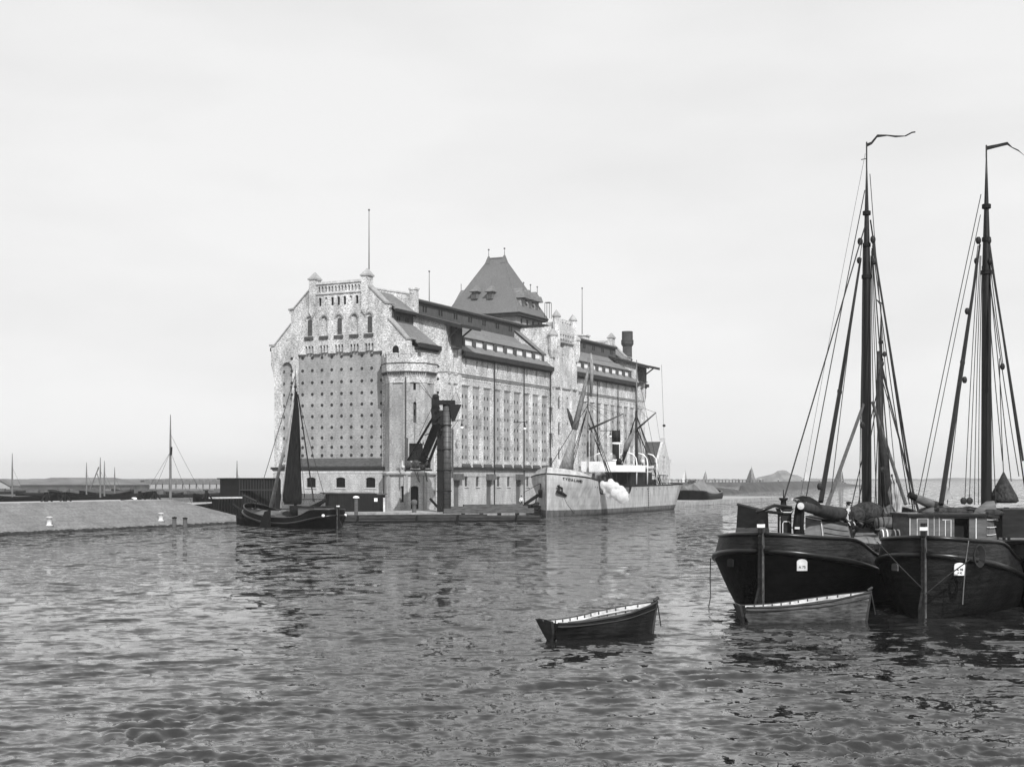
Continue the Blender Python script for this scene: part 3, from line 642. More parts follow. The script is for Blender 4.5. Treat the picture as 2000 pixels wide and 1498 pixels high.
    for px in (928, 958):
        yy = gy(px, 41.4); z0 = lz(584, 41.4, yy)
        m = MB(S); m.box(41.1, 43.2, yy-.5, yy+.5, z0, z0+1.1); d = part(m, 'dormer', M_pyr, tr)
        m = MB(S); m.box(41.07, 41.1, yy-.36, yy+.36, z0+.1, z0+1.0)
        part(m, 'dormer_window', M_glass, tr)
        m = MB(S); m.box(40.7, 43.4, yy-.78, yy+.78, z0+1.1, z0+1.2); m.frustum(42.2, yy, z0+1.2, z0+2.3, 1.4, .7, .4, .05); m.tube([(41.8, yy, z0+2.2), (41.8, yy, z0+3.0)], .04, 4); part(m, 'dormer_roof', M_slate, tr)
    for xx in (42.9, 45.5, 48.1):
        m = MB(S); m.box(xx-.8, xx+.8, 4.3, 7.5, ze, 32.9); d = part(m, 'dormer', M_panel, tr)
        m = MB(S); m.frustum(xx, 5.7, 32.9, 33.8, 1.1, 2.1, .75, 1.9); m.frustum(xx, 5.9, 33.8, 34.6, .75, 1.8, .08, 1.5); m.tube([(xx, 4.2, 34.3), (xx, 4.2, 35.5)], .06, 5); m.sphere((xx, 4.2, 35.4), .14, 6, 5); part(m, 'dormer_roof', M_slate, tr)
        m = MB(S); m.box(xx-.5, xx+.5, 4.24, 4.3, ze+.6, 32.6); part(m, 'dormer_window', M_glass, tr)
    m = MB(S); m.box(45.6-1.2, 45.6+1.2, 15.6, 17.3, 32.0, 33.0); m.frustum(45.6, 15.8, 33.0, 35.3, 1.5, 1.8, .1, 1.2); m.tube([(45.6, 17.0, 35), (45.6, 17.0, 36.4)], .06, 5); part(m, 'dormer', M_slate, tr)
    m = MB(S)
    for a, b in ((50.0, 2.9), (50.8, 2.9), (50.0, 3.7), (50.8, 3.7)): m.tube([(a, b, ze), (a, b, ze+2.6)], .05, 4)
    m.box(50.0, 50.8, 2.9, 3.7, ze+2.6, ze+2.7); part(m, 'hoist_cage', M_gutter, tr)
    # flagpoles ---------------------------------------------------------
    for x, y, z0, z1, r_ in ((1.0, CY-4.1, 31.5, 39.7, .09), (24.4, CY, 29, 35.1, .09), (83, CY, 29.5, 40.1, .1)):
        m = MB(S); m.tube([(x, y, z0), (x, y, z1)], r_, 6, r_*.5); m.sphere((x, y, z1), r_*1.6, 6, 5); part(m, 'flagpole', M_spar)
    m = MB(S); m.box(82.2, 84.2, CY-1, CY+1, 28.5, 31.0); m.box(82.0, 84.4, CY-1.2, CY+1.2, 31.0, 31.25); part(m, 'chimney_stack', M_brick)
    # corner tower --------------------------------------------------------
    cx, cy_, ap = 0.0, 0.15, 2.96
    a_ = 2*ap*math.tan(math.pi/8)
    def octa(mb, ap_, z0, z1, ap1=None):
        ap1 = ap1 or ap_
        mb.ring_loft([[(cx+r_/math.cos(math.pi/8)*math.cos(math.pi/8+k*math.pi/4), cy_+r_/math.cos(math.pi/8)*math.sin(math.pi/8+k*math.pi/4), z) for k in range(8)] for r_, z in ((ap_, z0), (ap1, z1))])
    def facet(ap_, k):
        t = k*math.pi/4; nx, ny = math.cos(t), math.sin(t); tx, ty = -ny, nx
        return lambda a, b, d: (cx+nx*(ap_-d)+tx*a, cy_+ny*(ap_-d)+ty*a, b)
    m = MB(S); octa(m, ap-.3, 0, 19.0); part(m, 'tower_core', M_void)
    h = a_/2
    Z = lambda py: lz(py, -2, -1)
    sp = {4: [arch(0, 6.5, 1.5, Z(733)-6.5, rise=.3)], 5: [rect(-.7, .6, Z(765), Z(731)), arch(-.05, Z(826), .42, Z(785)-Z(826), 5), rect(-.8, 1.0, Z(900), Z(866))], 6: [arch(0, 15.6, .8, Z(735)-15.6, rise=.3)]}
    m = MB(S)
    for k in range(8):
        m.plate(rect(-h, h, 4.9, 17.6), sp.get(k, []), 0, .3, facet(ap, k))
    ct = part(m, 'corner_tower', M_tower)
    m = MB(S)
    m.plate(rect(-.75, .75, 6.5, Z(733)), [], .12, .25, facet(ap, 4)); m.plate(rect(-.4, .4, 15.6, Z(735)), [], .12, .25, facet(ap, 6))
    m.plate(rect(-.7, .6, Z(765), Z(731)-.15), [rect(-.22, .12, Z(762), Z(735))], .14, .26, facet(ap, 5))
    part(m, 'blind_panel', M_panel, ct)
    m = MB(S); m.plate(arch(-.05, Z(826), .42, Z(785)-Z(826)-.3, 5), [rect(-.13, .03, Z(812), Z(800))], .14, .26, facet(ap, 5)); part(m, 'slit_window', M_dslate, ct)
    m = MB(S); octa(m, ap+.05, 16.3, 17.0, ap+.12); octa(m, ap+.12, 17.0, 17.6, ap+.35); octa(m, ap+.42, 17.75, 19.0); part(m, 'tower_corbel', M_brick, ct)
    m = MB(S); octa(m, ap+.46, 17.6, 17.75)
    for k in range(8):
        fm = facet(ap+.34, k); n_ = 10
        for j in range(n_): m.plate(rect(-h+2*h*(j+.2)/n_, -h+2*h*(j+.7)/n_, 17.35, 17.6), [], -.05, .2, fm)
    octa(m, ap+.5, 18.75, 18.85); part(m, 'dentil_band', M_dslate, ct)
    m = MB(S)
    for k in range(8):
        fm = facet(ap+.42, k)
        m.plate([(-h*1.15, 19.0), (h*1.15, 19.0), (h*1.15, 19.95), (h*.55, 19.95), (h*.55, 19.5), (h*.1, 19.5), (h*.1, 19.95), (-h*.5, 19.95), (-h*.5, 19.5), (-h*.75, 19.5), (-h*.75, 19.95), (-h*1.15, 19.95)], [], 0, .35, fm)
        for j0, j1 in ((.55, 1.15), (-.5, .1), (-1.15, -.75)): m.plate(rect(h*j0-.04, h*j1+.04, 19.95, 20.08), [], -.06, .41, fm)
    part(m, 'battlement', M_brick, ct)
    ap2 = ap+.12; h2 = ap2*math.tan(math.pi/8)
    m = MB(S); holes = {5: [arch(-.1, .15, 1.05, 2.95, rise=.25)], 4: [arch(.75, 1.0, .6, 2.1)]}
    for k in range(8): m.plate(rect(-h2, h2, 0, 4.45), holes.get(k, []), 0, .35, facet(ap2, k))
    part(m, 'tower_base', M_gf, ct)
    m = MB(S)
    for k in range(8):
        for s_ in (-1, 1): m.plate(rect(s_*h2-.28, s_*h2+.28, 0, 4.45), [], -.08, .0, facet(ap2+.0, k))
    part(m, 'corner_pier', M_panel, ct)
    m = MB(S); octa(m, ap2+.2, 4.45, 4.6); octa(m, ap2+.34, 4.6, 4.78); octa(m, ap2+.25, 4.78, 4.95, ap+.02); part(m, 'base_cornice', M_gf, ct)
    m = MB(S); t = math.pi/8+4*math.pi/4; rr = (ap+.12)/math.cos(math.pi/8)
    m.tube([(cx+rr*math.cos(t), cy_+rr*math.sin(t), 17.0), (cx+rr*math.cos(t), cy_+rr*math.sin(t), 5.0)], .09, 5); part(m, 'downpipe', M_dslate, ct)
    m = MB(S); yy = gy(749); m.tube([(-.3, 3.35, 17), (-.3, 3.35, 5.6)], .12, 6); part(m, 'downpipe', M_gutter)
M_vent = mat('iron_vent', .04, .8, .4)
M_gf = mat('pale_brick', .39, .95, .34, (1, 1, 3), 5.2, 8, .38, .62, bump=.4, courses=(.36, .12), soot=.35)
M_tower = mat('tower_brick', .33, .95, .38, (1, 1, 3), 4.0, 8, .38, .62, bump=.4, courses=(.36, .10), soot=.45)
silo()

# ------------------------------------------------------------------ other buildings beside the silo
def chimney():
    x, y = 97, 7.3; T = thing('factory_chimney', 'tall round dark brick chimney behind the far end of the silo', 'chimney', S(x, y, 0))
    m = MB(S); m.lathe(x, y, [(1.25, 0), (.98, 24), (.92, 30.2)], 20); m.build('shaft', M_chim, T, True)
    m = MB(S); m.lathe(x, y, [(1.0, 30.2), (1.22, 30.6), (1.22, 31.4), (1.08, 31.5), (1.08, 33.1), (.7, 33.1), (.7, 32.5)], 16); m.build('chimney_cap', M_chim, T)
    m = MB(S); m.lathe(x, y, [(1.0, 27.4), (1.04, 27.4), (1.04, 27.6), (1.0, 27.6)], 20); m.build('iron_band', M_dark, T)
M_chim = mat('chimney_brick', .055, .9, .3, (1, 1, 3), 1.5, 5, courses=(.5, .15))
chimney()
def gatehouse():
    x0, x1, y0, y1 = 91.6, 98.8, -1.0, 9.0; xm = (x0+x1)/2
    T = thing('gabled_house', 'small stone gabled house with arched windows past the end of the silo', 'house', S(xm, y0, 0))
    LMp = lambda a, b, d: (a, d, b)
    hs = [arch(xm, 5.2, .9, 3.2)]+[arch(xm+k*2.0, 1.6, .9, 3.2) for k in (-1, 0, 1)]
    m = MB(S); m.plate([(x0, 0), (x1, 0), (x1, 7.2), (xm+.6, 11.2), (xm-.6, 11.2), (x0, 7.2)], hs, y0, y0+.5, LMp); m.build('gable_wall', M_stone, T)
    m = MB(S); m.box(x0+.1, x1-.1, y0+.5, y1, 0, 7.0); m.plate([(x0+.1, 7), (x1-.1, 7), (xm, 10.7)], [], y0+.5, y1, LMp); m.build('wall', M_brick, T)
    m = MB(S); m.box(xm-.4, xm+.4, y0-.1, y0+.6, 10.9, 11.9); m.build('gable_pier', M_stone, T)
    for s_ in (-1, 1):
        m = MB(S); m.ring_loft([[(xm+s_*3.9, y, 6.9), (xm, y, 11.0), (xm, y, 11.2), (xm+s_*3.9, y, 7.1)] for y in (y0+.55, y1)]); m.build('roof', M_dslate, T)
        m = MB(S); m.box(xm+s_*3.6-.3, xm+s_*3.6+.3, y0-.1, y0+.5, 7.1, 7.8); m.build('corner_pier', M_stone, T)
    for a, b in [(xm, 5.2)]+[(xm+k*2.0, 1.6) for k in (-1, 0, 1)]:
        m = MB(S); m.box(a-.44, a+.44, y0+.3, y0+.36, b, b+3.1); m.build('window', M_glass, T)
    m = MB(S); m.tube([(xm, y0, 11.9), (xm-1.5, y0, 26)], .03, 4); m.sphere((xm, y0, 14.3), .3, 6, 5); m.build('mast_wire', M_rope, T)
gatehouse()

# tarred timber works on the left of the gable
def left_works():
    m = MB(S0); 
    T = thing('tarred_shed', 'black tarred timber shed left of the silo gable', 'shed', S0(-8, 24, 0))
    a = at(468, 935, 158); b = at(548, 935, 161)
    def wall(mb, p, q_, z0, z1, t=.3):
        d = Vector((q_[0]-p[0], q_[1]-p[1], 0)).normalized(); n = Vector((-d.y, d.x, 0))*t
        mb.ring_loft([[(p[0], p[1], z0), (q_[0], q_[1], z0), (q_[0]+n.x, q_[1]+n.y, z0), (p[0]+n.x, p[1]+n.y, z0)], [(p[0], p[1], z1), (q_[0], q_[1], z1), (q_[0]+n.x, q_[1]+n.y, z1), (p[0]+n.x, p[1]+n.y, z1)]])
    m = MB(); wall(m, a, b, -.5, 4.75, 6); m.build('wall', M_tar, T)
    m = MB(); wall(m, (a[0]-.2, a[1]-.3), (b[0], b[1]-.3), 4.75, 4.9, 6.6); m.build('roof', M_tar, T)
    m = MB()
    for k in range(16):
        t = k/15; x = a[0]+(b[0]-a[0])*t; y = a[1]+(b[1]-a[1])*t-.06
        m.box(x-.05, x+.05, y-.05, y, -.5, 4.7)
    m.box(a[0], b[0], a[1]-.1, a[1]+.5, 3.4, 3.55); m.build('batten', M_gutter, T)
    T = thing('timber_revetment', 'dark timber retaining wall at the end of the embankment', 'wall', at(440, 990, 148))
    m = MB(); p = at(424, 972, 150.5); q_ = at(474, 972, 154)
    wall(m, p, q_, -.8, 2.55, .8); m.build('wall', M_tar, T)
    m = MB(); wall(m, (p[0]-.2, p[1]-.2), (q_[0], q_[1]-.2), 2.55, 2.72, 1.0); m.build('coping', M_stone, T)
    m = MB()
    for k in range(9): t = (k+.5)/9; x, y = p[0]+(q_[0]-p[0])*t, p[1]+(q_[1]-p[1])*t-.12; m.tube([(x, y, -.8), (x, y, 2.5)], .12, 6)
    m.build('pile', M_tar, T)
    m = MB(); m.tube([at(455, 985, 150), at(500, 1018, 146)], .14, 5); m.build('brace', M_tar, T)
    # picket fence
    T = thing('picket_fence', 'dark wooden picket fence in front of the silo gable', 'fence', at(640, 998, 163))
    a = at(508, 990, 160); b = at(706, 990, 164); n = 95
    m = MB()
    for k in range(n):
        t = k/(n-1); x, y = a[0]+(b[0]-a[0])*t, a[1]+(b[1]-a[1])*t; m.box(x-.045, x+.045, y-.02, y+.02, .8, 3.0+random.uniform(-.03, .03))
    o = m.build('picket_panel', M_wood2, T)
    m = MB(); wall(m, (a[0], a[1]+.025), (b[0], b[1]+.025), 1.1, 1.2, .06); wall(m, (a[0], a[1]+.025), (b[0], b[1]+.025), 2.25, 2.35, .06); m.build('fence_rail', M_wood2, T)
    # low shed in front of the gable
    T = thing('boarded_shed', 'low dark boarded shed between picket fence and corner tower', 'shed', at(696, 998, 162))
    a = at(643, 990, 161); b = at(752, 990, 163)
    m = MB(); wall(m, a, b, .8, 3.0, 3.0); m.build('wall', M_tar, T)
    m = MB(); wall(m, (a[0]-.4, a[1]-.4), (at(733, 0, 163)[0], b[1]-.4), 3.0, 3.14, 3.6); wall(m, (at(722, 0, 163)[0], b[1]-.3), (b[0], b[1]-.3), 2.85, 2.98, 3.4); m.build('roof', M_wood, T)
    m = MB(); x, y, z = at(734, 976, 160.6); m.box(x-.2, x+.2, y, y+.03, z-.2, z+.2); m.build('notice_board', M_white, T)
    m = MB(); m.box(at(750, 0, 161)[0]-.12, at(750, 0, 161)[0]+.12, 161.2, 161.4, .8, 2.5); m.build('door_post', M_stone, T)
M_wood2 = mat('fence_wood', .018, .9, .3)
left_works()

# ------------------------------------------------------------------ floating grain elevator post and its chutes
def elevator():
    Y = 160.0; T = thing('grain_elevator', 'tall iron elevator post with sloping black chutes in front of the corner tower', 'elevator', at(866, 1000, Y)[:2]+(.8,))
    x0 = at(866, 0, Y)[0]
    m = MB(); m.tube([(x0+.42, Y, .2), (x0+.42, Y, 13.9)], .50, 16); m.build('riveted_column', M_colm, T, True)
    m = MB()
    for k in range(22): m.lathe(x0+.42, Y, [(.50, .5+k*.62), (.52, .5+k*.62), (.52, .53+k*.62), (.50, .53+k*.62)], 16)
    m.build('column_seams', M_dark, T)
    m = MB(); m.box(x0-.75, x0-.02, Y-.35, Y+.5, .2, 13.0); m.build('ladder_casing', M_dark, T)
    m = MB(); m.box(x0+.95, x0+1.2, Y, Y+.3, 4.9, 10.8); m.build('guide_rail', M_dslate, T)
    m = MB()
    for z in (3.3, 5.8, 8.3, 11.2): m.box(x0-.8, x0+1.0, Y-.55, Y+.55, z, z+.1)
    m.build('clamp_band', M_dark, T)
    m = MB(); m.box(x0-1.3, x0+1.4, Y-.7, Y+.9, 13.7, 14.2)
    m.ring_loft([[(x0+.75, yy, 13.7), (x0+2.15, yy, 13.7), (x0+1.3, yy, 11.7), (x0+1.0, yy, 11.7)] for yy in (Y-.7, Y+.8)]); m.build('head_platform', M_dark, T)
    m = MB(); m.tube([(x0+1.0, Y-.7, 14.2), (x0+1.55, Y-.7, 15.2), (x0+2.1, Y-.7, 13.9), (x0+1.0, Y-.7, 13.9)], .035, 4); m.build('platform_rail', M_dark, T)
    m = MB(); m.box(x0-1.4, x0-.5, Y-.6, Y+.2, 11.3, 14.5); m.sphere((x0-.9, Y-.3, 14.6), .42, 8, 6); m.build('elevator_head', M_dark, T)
    m = MB()
    c = at(851, 803, Y-1); m.ring_loft([[(c[0]+r*math.cos(t)*.6, c[1]-.1, c[2]+r*math.sin(t)) for t in [k*math.pi/8 for k in range(16)]] for r in (.95, .8)], cap=False); m.ring_loft([[(c[0]+r*math.cos(t)*.6, c[1]+.1, c[2]+r*math.sin(t)) for t in [k*math.pi/8 for k in range(16)]] for r in (.95, .8)], cap=False)
    m.build('sheave_wheel', M_dark, T)
    # chutes and lattice legs going down to the machinery on the tower
    def leg(p, q_, r, nm='chute'): mm = MB(); mm.tube([p, q_], r, 4); mm.build(nm, M_dark, T)
    P = lambda px, py, Y_: at(px, py, Y_)
    leg(P(853, 803, 159.3), P(795, 902, 163.5), .20, 'lattice_leg')
    leg(P(856, 812, 159.3), P(822, 900, 163.5), .34)
    leg(P(860, 825, 159.2), P(826, 900, 163.0), .42)
    leg(P(862, 840, 159.0), P(838, 902, 162.5), .20, 'lattice_leg')
    for a, b in (((829, 850), (845, 845)), ((812, 877), (838, 877)), ((800, 893), (838, 895)), ((820, 862), (828, 885)), ((845, 850), (832, 890)), ((806, 884), (826, 868)), ((826, 862), (836, 895)), ((812, 880), (820, 900))):
        leg(P(*a, 161.8), P(*b, 161.8), .05, 'lattice_brace')
    # machinery platform
    m = MB(); a = P(791, 918, 163); b = P(841, 918, 163); m.box(a[0], b[0], 162, 166, a[2]-.1, a[2]+.12); m.build('machine_platform', M_dark, T)
    m = MB()
    for px, py, r in ((797, 908, .42), (812, 907, .55), (826, 909, .42), (833, 905, .5)):
        c = P(px, py, 163.4); m.lathe(c[0], c[1], [(r*.5, c[2]-.5), (r, c[2]-.3), (r, c[2]+.2), (r*.6, c[2]+.5)], 8)
    a = P(795, 905, 163.4); b = P(840, 905, 163.4); m.box(a[0], b[0], 163.2, 164.5, a[2]-.6, a[2]+.05); m.build('winding_gear', M_gear, T)
    m = MB(); c = P(786, 900, 163); m.tube([c, (c[0], c[1], c[2]-1.2)], .12, 6); m.sphere((c[0]+.1, c[1]-.2, P(786, 912, 163)[2]), .22, 8, 6); m.build('gear_lamp', M_stone, T)
    for a, b in (((810, 920), (818, 940)), ((815, 922), (820, 942)), ((829, 920), (834, 940)), ((832, 922), (835, 941))): leg(P(*a, 162.3), P(*b, 162.3), .035, 'hanging_hook')
    # exhaust pipe up the tower facet
    m = MB(); m.tube([P(795, 900, 166), P(795.5, 856, 166), P(790, 854, 166)], .1, 5); m.build('pipe', M_dslate, T)
    leg(P(820, 742, 168), P(850, 790, 159.5), .03, 'guy_wire'); leg(P(820, 752, 168), P(849, 786, 159.5), .03, 'guy_wire'); leg(P(846, 790, 159.5), P(819, 850, 165), .03, 'guy_wire')
    leg(P(841, 975, 164), P(862, 998, 159.5), .22, 'foot_strut')
M_colm = mat('column_iron', .06, .5, .3, (1, 1, 1), 3, 4, spec=.5)
M_gear = mat('oily_gear', .06, .5, .6, (1, 1, 1), 4, 4)
elevator()

# wall lamps on long brackets along the silo
def lamps():
    proto = None
    for i, (px, py, lab) in enumerate(((902, 835, 'globe lamp on a wall bracket beside the elevator post'), (1025, 837, 'globe lamp on a wall bracket above the steamer bow'), (1192, 852, 'small globe lamp on a bracket between the steamer masts'))):
        x = lx(px-14, -1.7); z = lz(py, x, -2.5); y = -3.4; xs = lx(px, y)
        T = thing('wall_lamp', lab, 'lamp', S(xs, y, z), 'globe lamps on brackets along the quay wall')
        m = MB(S); m.tube([(xs-.2, -1.6, z+.9), (xs, y-.3, z+.9)], .045, 4); m.tube([(xs-.2, -1.6, z-.6), (xs, y+.6, z+.9)], .03, 4); m.build('bracket', M_dark, T)
        m = MB(S); m.tube([(xs, y, z+.9), (xs, y, z+.35)], .05, 5); m.lathe(xs, y, [(.06, z+.45), (.18, z+.25), (.2, z+.1)], 8); m.build('lamp_cap', M_dark, T)
        m = MB(S); m.sphere((xs, y, z-.05), .24, 10, 8); m.build('globe', M_white, T, True)
lamps()

# ------------------------------------------------------------------ low timber pontoon, rafts and planks in front of the quay
def pontoon():
    T = thing('timber_pontoon', 'long low dark timber pontoon moored along the quay edge', 'pontoon', (-8, 149, 0))
    tf = frame(-8, 149.5, 0, R(13))
    a = -11.5; b = 11.0
    m = MB(tf); m.box(a, b, -1.6, 1.8, -.4, .62); m.build('deck', M_pont, T)
    for k, (z, t) in enumerate(((.42, .16), (.16, .14))):
        m = MB(tf); m.box(a-.1, b+.1, -1.78, -1.603, z, z+.2); m.build('rubbing_beam', M_pont, T)
    for x in (-9.6, -3.1, 1.5, 8.2): m = MB(tf); m.tube([(x, -1.9, -.3), (x+.1, -1.9, .75)], .13, 6); m.build('fender_post', M_tar, T)
    m = MB(tf); m.box(a, b-6, -1.6, -1.3, .62, .85); m.build('coaming', M_pont, T)
    # stacked long timbers on its right half
    for i, (px0, px1, py, Y, r, lab) in enumerate(((866, 1042, 996, 153.5, .28, 'long squared timber lying lowest on the pontoon'), (880, 1030, 991, 156, .24, 'long squared timber lying above the lowest one'), (905, 1020, 986.5, 158, .2, 'short plank baulk lying nearest the silo doors'))):
        p = at(px0, py+2, Y); q_ = at(px1, py-3, Y+3); d = (Vector(q_)-Vector(p)); ang = math.atan2(d.y, d.x)
        tf2 = frame(p[0], p[1], p[2], ang); T2 = thing('timber_baulk', lab, 'timber', p, 'timber baulks beside the quay')
        m = MB(tf2); n = Vector((d.x, d.y, 0)).length; 
        m.ring_loft([[(x, y, z) for y, z in ((-r, -r), (r, -r), (r, r), (-r, r))] for x in (0, n)])
        m.build('beam', M_log, T2)
        m = MB(tf2)
        for k in range(4): x = n*(.2+.2*k); m.box(x, x+.35, -r*.9, r*.9, -r-.34, -r)
        m.build('bearer', M_tar, T2)
    T3 = thing('lumber_heap', 'heap of dark planks piled on the quay under the bow of the steamer', 'timber', at(1035, 992, 165))
    m = MB()
    for k in range(14):
        p = at(random.uniform(1000, 1025), random.uniform(985, 998), 163+random.random()*3); q_ = at(random.uniform(1040, 1056), random.uniform(982, 1000), 164+random.random()*2); m.tube([p, q_], random.uniform(.1, .2), 4)
    m.build('planks', M_tar, T3)
    T4 = thing('gangway', 'dark sloping gangplank leading up to the port side of the bow', 'gangway', at(1030, 982, 172))
    m = MB(); m.tube([at(1026, 984, 170), at(1050, 968, 173)], .24, 4); m.build('plank', M_tar, T4)
    m = MB(); m.tube([at(1048, 969, 172), at(1046, 984, 172)], .07, 4); m.tube([at(1026, 981, 170), at(1050, 964, 173)], .04, 4); m.build('handrail', M_tar, T4)
    # squat bollard by tower, post with white cap by shed
    T5 = thing('quay_bollard', 'rusty iron bollard standing before the arched tower door', 'bollard', at(809, 1000, 158)[:2]+(.8,))
    c = at(809, 1000, 158); m = MB(); m.lathe(c[0], c[1], [(.3, .6), (.26, .9), (.26, 1.7), (.36, 1.8), (.36, 2.2), (.15, 2.35)], 12); m.build('post', M_cab, T5, True)
    T6 = thing('mooring_post', 'wooden post with a white cap standing before the boarded shed', 'post', at(695.5, 1000, 152)[:2]+(.0,))
    c = at(695.5, 990, 152); m = MB(); m.tube([(c[0], c[1], -.5), (c[0], c[1], 2.6)], .22, 10); m.build('shaft', M_cab, T6); m = MB(); m.lathe(c[0], c[1], [(.36, 2.6), (.36, 2.75), (.1, 2.85)], 10); m.build('cap', M_white, T6)
pontoon()

# ------------------------------------------------------------------ hulls
def hull(tf, L_, B_, zs, zb=-.7, ends=(.16, .22), low=(.40, .42), tumble=.92, zr=None, nst=36, wale=None, pw_=2.2, flare=None):
    """returns rings of half sections: x forward from the stern. zs(u)= wale height, zr(u) = rail height"""
    def wid(u, e0, e1):
        f = 1.0
        if u < e0: f *= max(0.0, 1-(1-u/e0)**pw_)**(1/pw_)
        if u > 1-e1: f *= max(0.0, 1-(1-(1-u)/e1)**pw_)**(1/pw_)
        return f
    rings = []
    us = [0.5-0.5*math.cos(math.pi*k/nst) for k in range(nst+1)]
    for u in us:
        h = B_/2; x = L_*u; r = []
        for v in (0, .12, .3, .5, .7, .87, 1.0):
            e0 = low[0]+(ends[0]-low[0])*v; e1 = low[1]+(ends[1]-low[1])*v
            base = (.0, .62, .84, .93, .975, .995, 1.0)[(0, .12, .3, .5, .7, .87, 1.0).index(v)]
            r.append((x, h*base*wid(u, e0, e1), zb+(zs(u)-zb)*v))
        r.append((x, h*tumble*wid(u, *ends), (zr(u) if zr else zs(u)+.4)))
        rings.append(r)
    return rings, us
def hull_mesh(tf, rings, mat_, name, T, i0=0, i1=None, smooth=True):
    m = MB(tf); idx = []
    for r in rings:
        rr = r[i0:i1]
        full = [(x, -y, z) for x, y, z in rr[::-1]]+[(x, y, z) for x, y, z in rr]
        idx.append([m.P(p) for p in full])
    n = len(idx[0])
    for a, b in zip(idx, idx[1:]):
        for k in range(n-1):
            if k == n//2-1 and i0 > 0: continue
            m.f.append([a[k], a[k+1], b[k+1], b[k]])
    return m.build(name, mat_, T, smooth)
def rail_path(rings, j, sgn): return [(x, sgn*y, z) for x, y, z in [r[j] for r in rings]]

HULLM = {}
def barge(label, ox, oy, ang, L_, B_, zstern, mast_x, mast_h, mast_r, pennant, full=True, name='sailing_barge', mid=1.35, group='sailing barges'):
    """Dutch flat bottomed sailing barge, x forward from the sternpost"""
    tf = frame(ox, oy, 0, ang)
    T = thing(name, label, 'sailing barge', (ox, oy, 0), group)
    zs = lambda u: mid-.45+(zstern-.55-mid+.45)*(abs(1-u/.42) if u < .42 else 0)**1.7+(1.3*((u-.55)/.45)**1.8 if u > .55 else 0)
    zr = lambda u: zs(u)+.55+.32*math.exp(-((u-.12)/.08)**2)
    rings, us = hull(tf, L_, B_, zs, zr=zr)
    hull_mesh(tf, rings, M_brown if 'coiled rope' in label else M_black, 'hull', T, 0, 7)
    hull_mesh(tf, rings, M_black if 'before the silo' in label else M_bul, 'bulwark', T, 6, 8)
    for nm, j, r, mt, lift in (('rubbing_strake', 6, .11, M_rail, 0), ('rail', 7, .075, M_rail, .02)):
        for s_ in (-1, 1):
            m = MB(tf); m.tube([(x, y, z+lift) for x, y, z in rail_path(rings, j, s_)], r, 8); m.build(nm, mt, T, True)
    # deck
    m = MB(tf); idx = []
    for r in rings:
        x, y, z = r[6]; idx.append((m.P((x, y*.97, z+.02)), m.P((x, -y*.97, z+.02))))
    for a, b in zip(idx, idx[1:]): m.f.append([a[0], a[1], b[1], b[0]])
    m.build('deck', M_pont if 'before the silo' in label else M_wood, T)
    # sternpost and rudder
    m = MB(tf); m.box(-.12, .05, -.08, .08, -.6, zstern+.25); m.build('sternpost', M_post, T)
    m = MB(tf); m.ring_loft([[(-.125, y, zstern+.1), (-.34, y, zstern), (-.36, y, .9), (-.75, y, .35), (-.7, y, -.6), (-.125, y, -.6)] for y in (-.04, .04)]); m.build('rudder', M_bul, T)
    m = MB(tf); m.box(-.24, .03, -.08, .08, zstern+.1, zstern+.55); rh = m.build('rudder_head', M_cabd, T)
    m = MB(tf); m.box(-.26, .02, -.1, .1, zstern+.3, zstern+.42); m.build('white_cap', M_white, rh)
    # mast
    zd = mid
    m = MB(tf); n = 14; pts = []; rad = []
    for k in range(n+1):
        t = k/n; pts.append((mast_x, 0, zd-.5+(mast_h-zd+.5)*t)); rad.append(mast_r*(1-.25*t/.72) if t < .72 else mast_r*(.75-.68*(t-.72)/.28))
    m.tube(pts, rad, 12); ms = m.build('mast', M_mast, T, True)
    for t in (.70, .78, .86): m = MB(tf); z = zd+(mast_h-zd)*t; r_ = mast_r*(.95 if t < .75 else .75); m.lathe(mast_x, 0, [(r_*.8, z-.1), (r_*1.03, z-.08), (r_*1.03, z+.08), (r_*.8, z+.1)], 12); m.build('mast_band', M_dark, ms)
    m = MB(tf); m.box(mast_x-.45, mast_x+.45, -.42, .42, zd-.6, zd+1.3); m.build('tabernacle', M_cabd, T)
    m = MB(tf); m.box(mast_x+1.5, L_*.84, -B_*.36, B_*.36, mid-.5, mid+.35); m.ring_loft([[(x, y, z) for y, z in ((-B_*.36, mid+.35), (B_*.36, mid+.35), (0, mid+.75))] for x in (mast_x+1.5, L_*.84)]); m.build('hatch_cover', M_cab, T)
    return T, tf, rings, zr
M_post = mat('worn_post', .09, .6, .7, (1, 1, .6), 6, 5)

def block(p, T, r=.14, nm='block'):
    r *= .74
    m = MB(); m.sphere(p, r, 8, 6, (1, .7, 1.45)); m.build(nm, M_spar2, T, True)
M_spar2 = mat('block_wood', .02, .5, .3)
def line(T, nm, pts, r, mt=None):
    if len(pts) == 2 and r < .03:      # slack lines sag a little
        a, b = Vector(pts[0]), Vector(pts[1]); ln_ = (b-a).length; pts = [a.lerp(b, t)-Vector((.35, 0, 1))*.010*ln_*4*t*(1-t) for t in (0, .2, .4, .6, .8, 1)]
    m = MB(); m.tube(pts, r, 5); return m.build(nm, mt or M_rope, T)

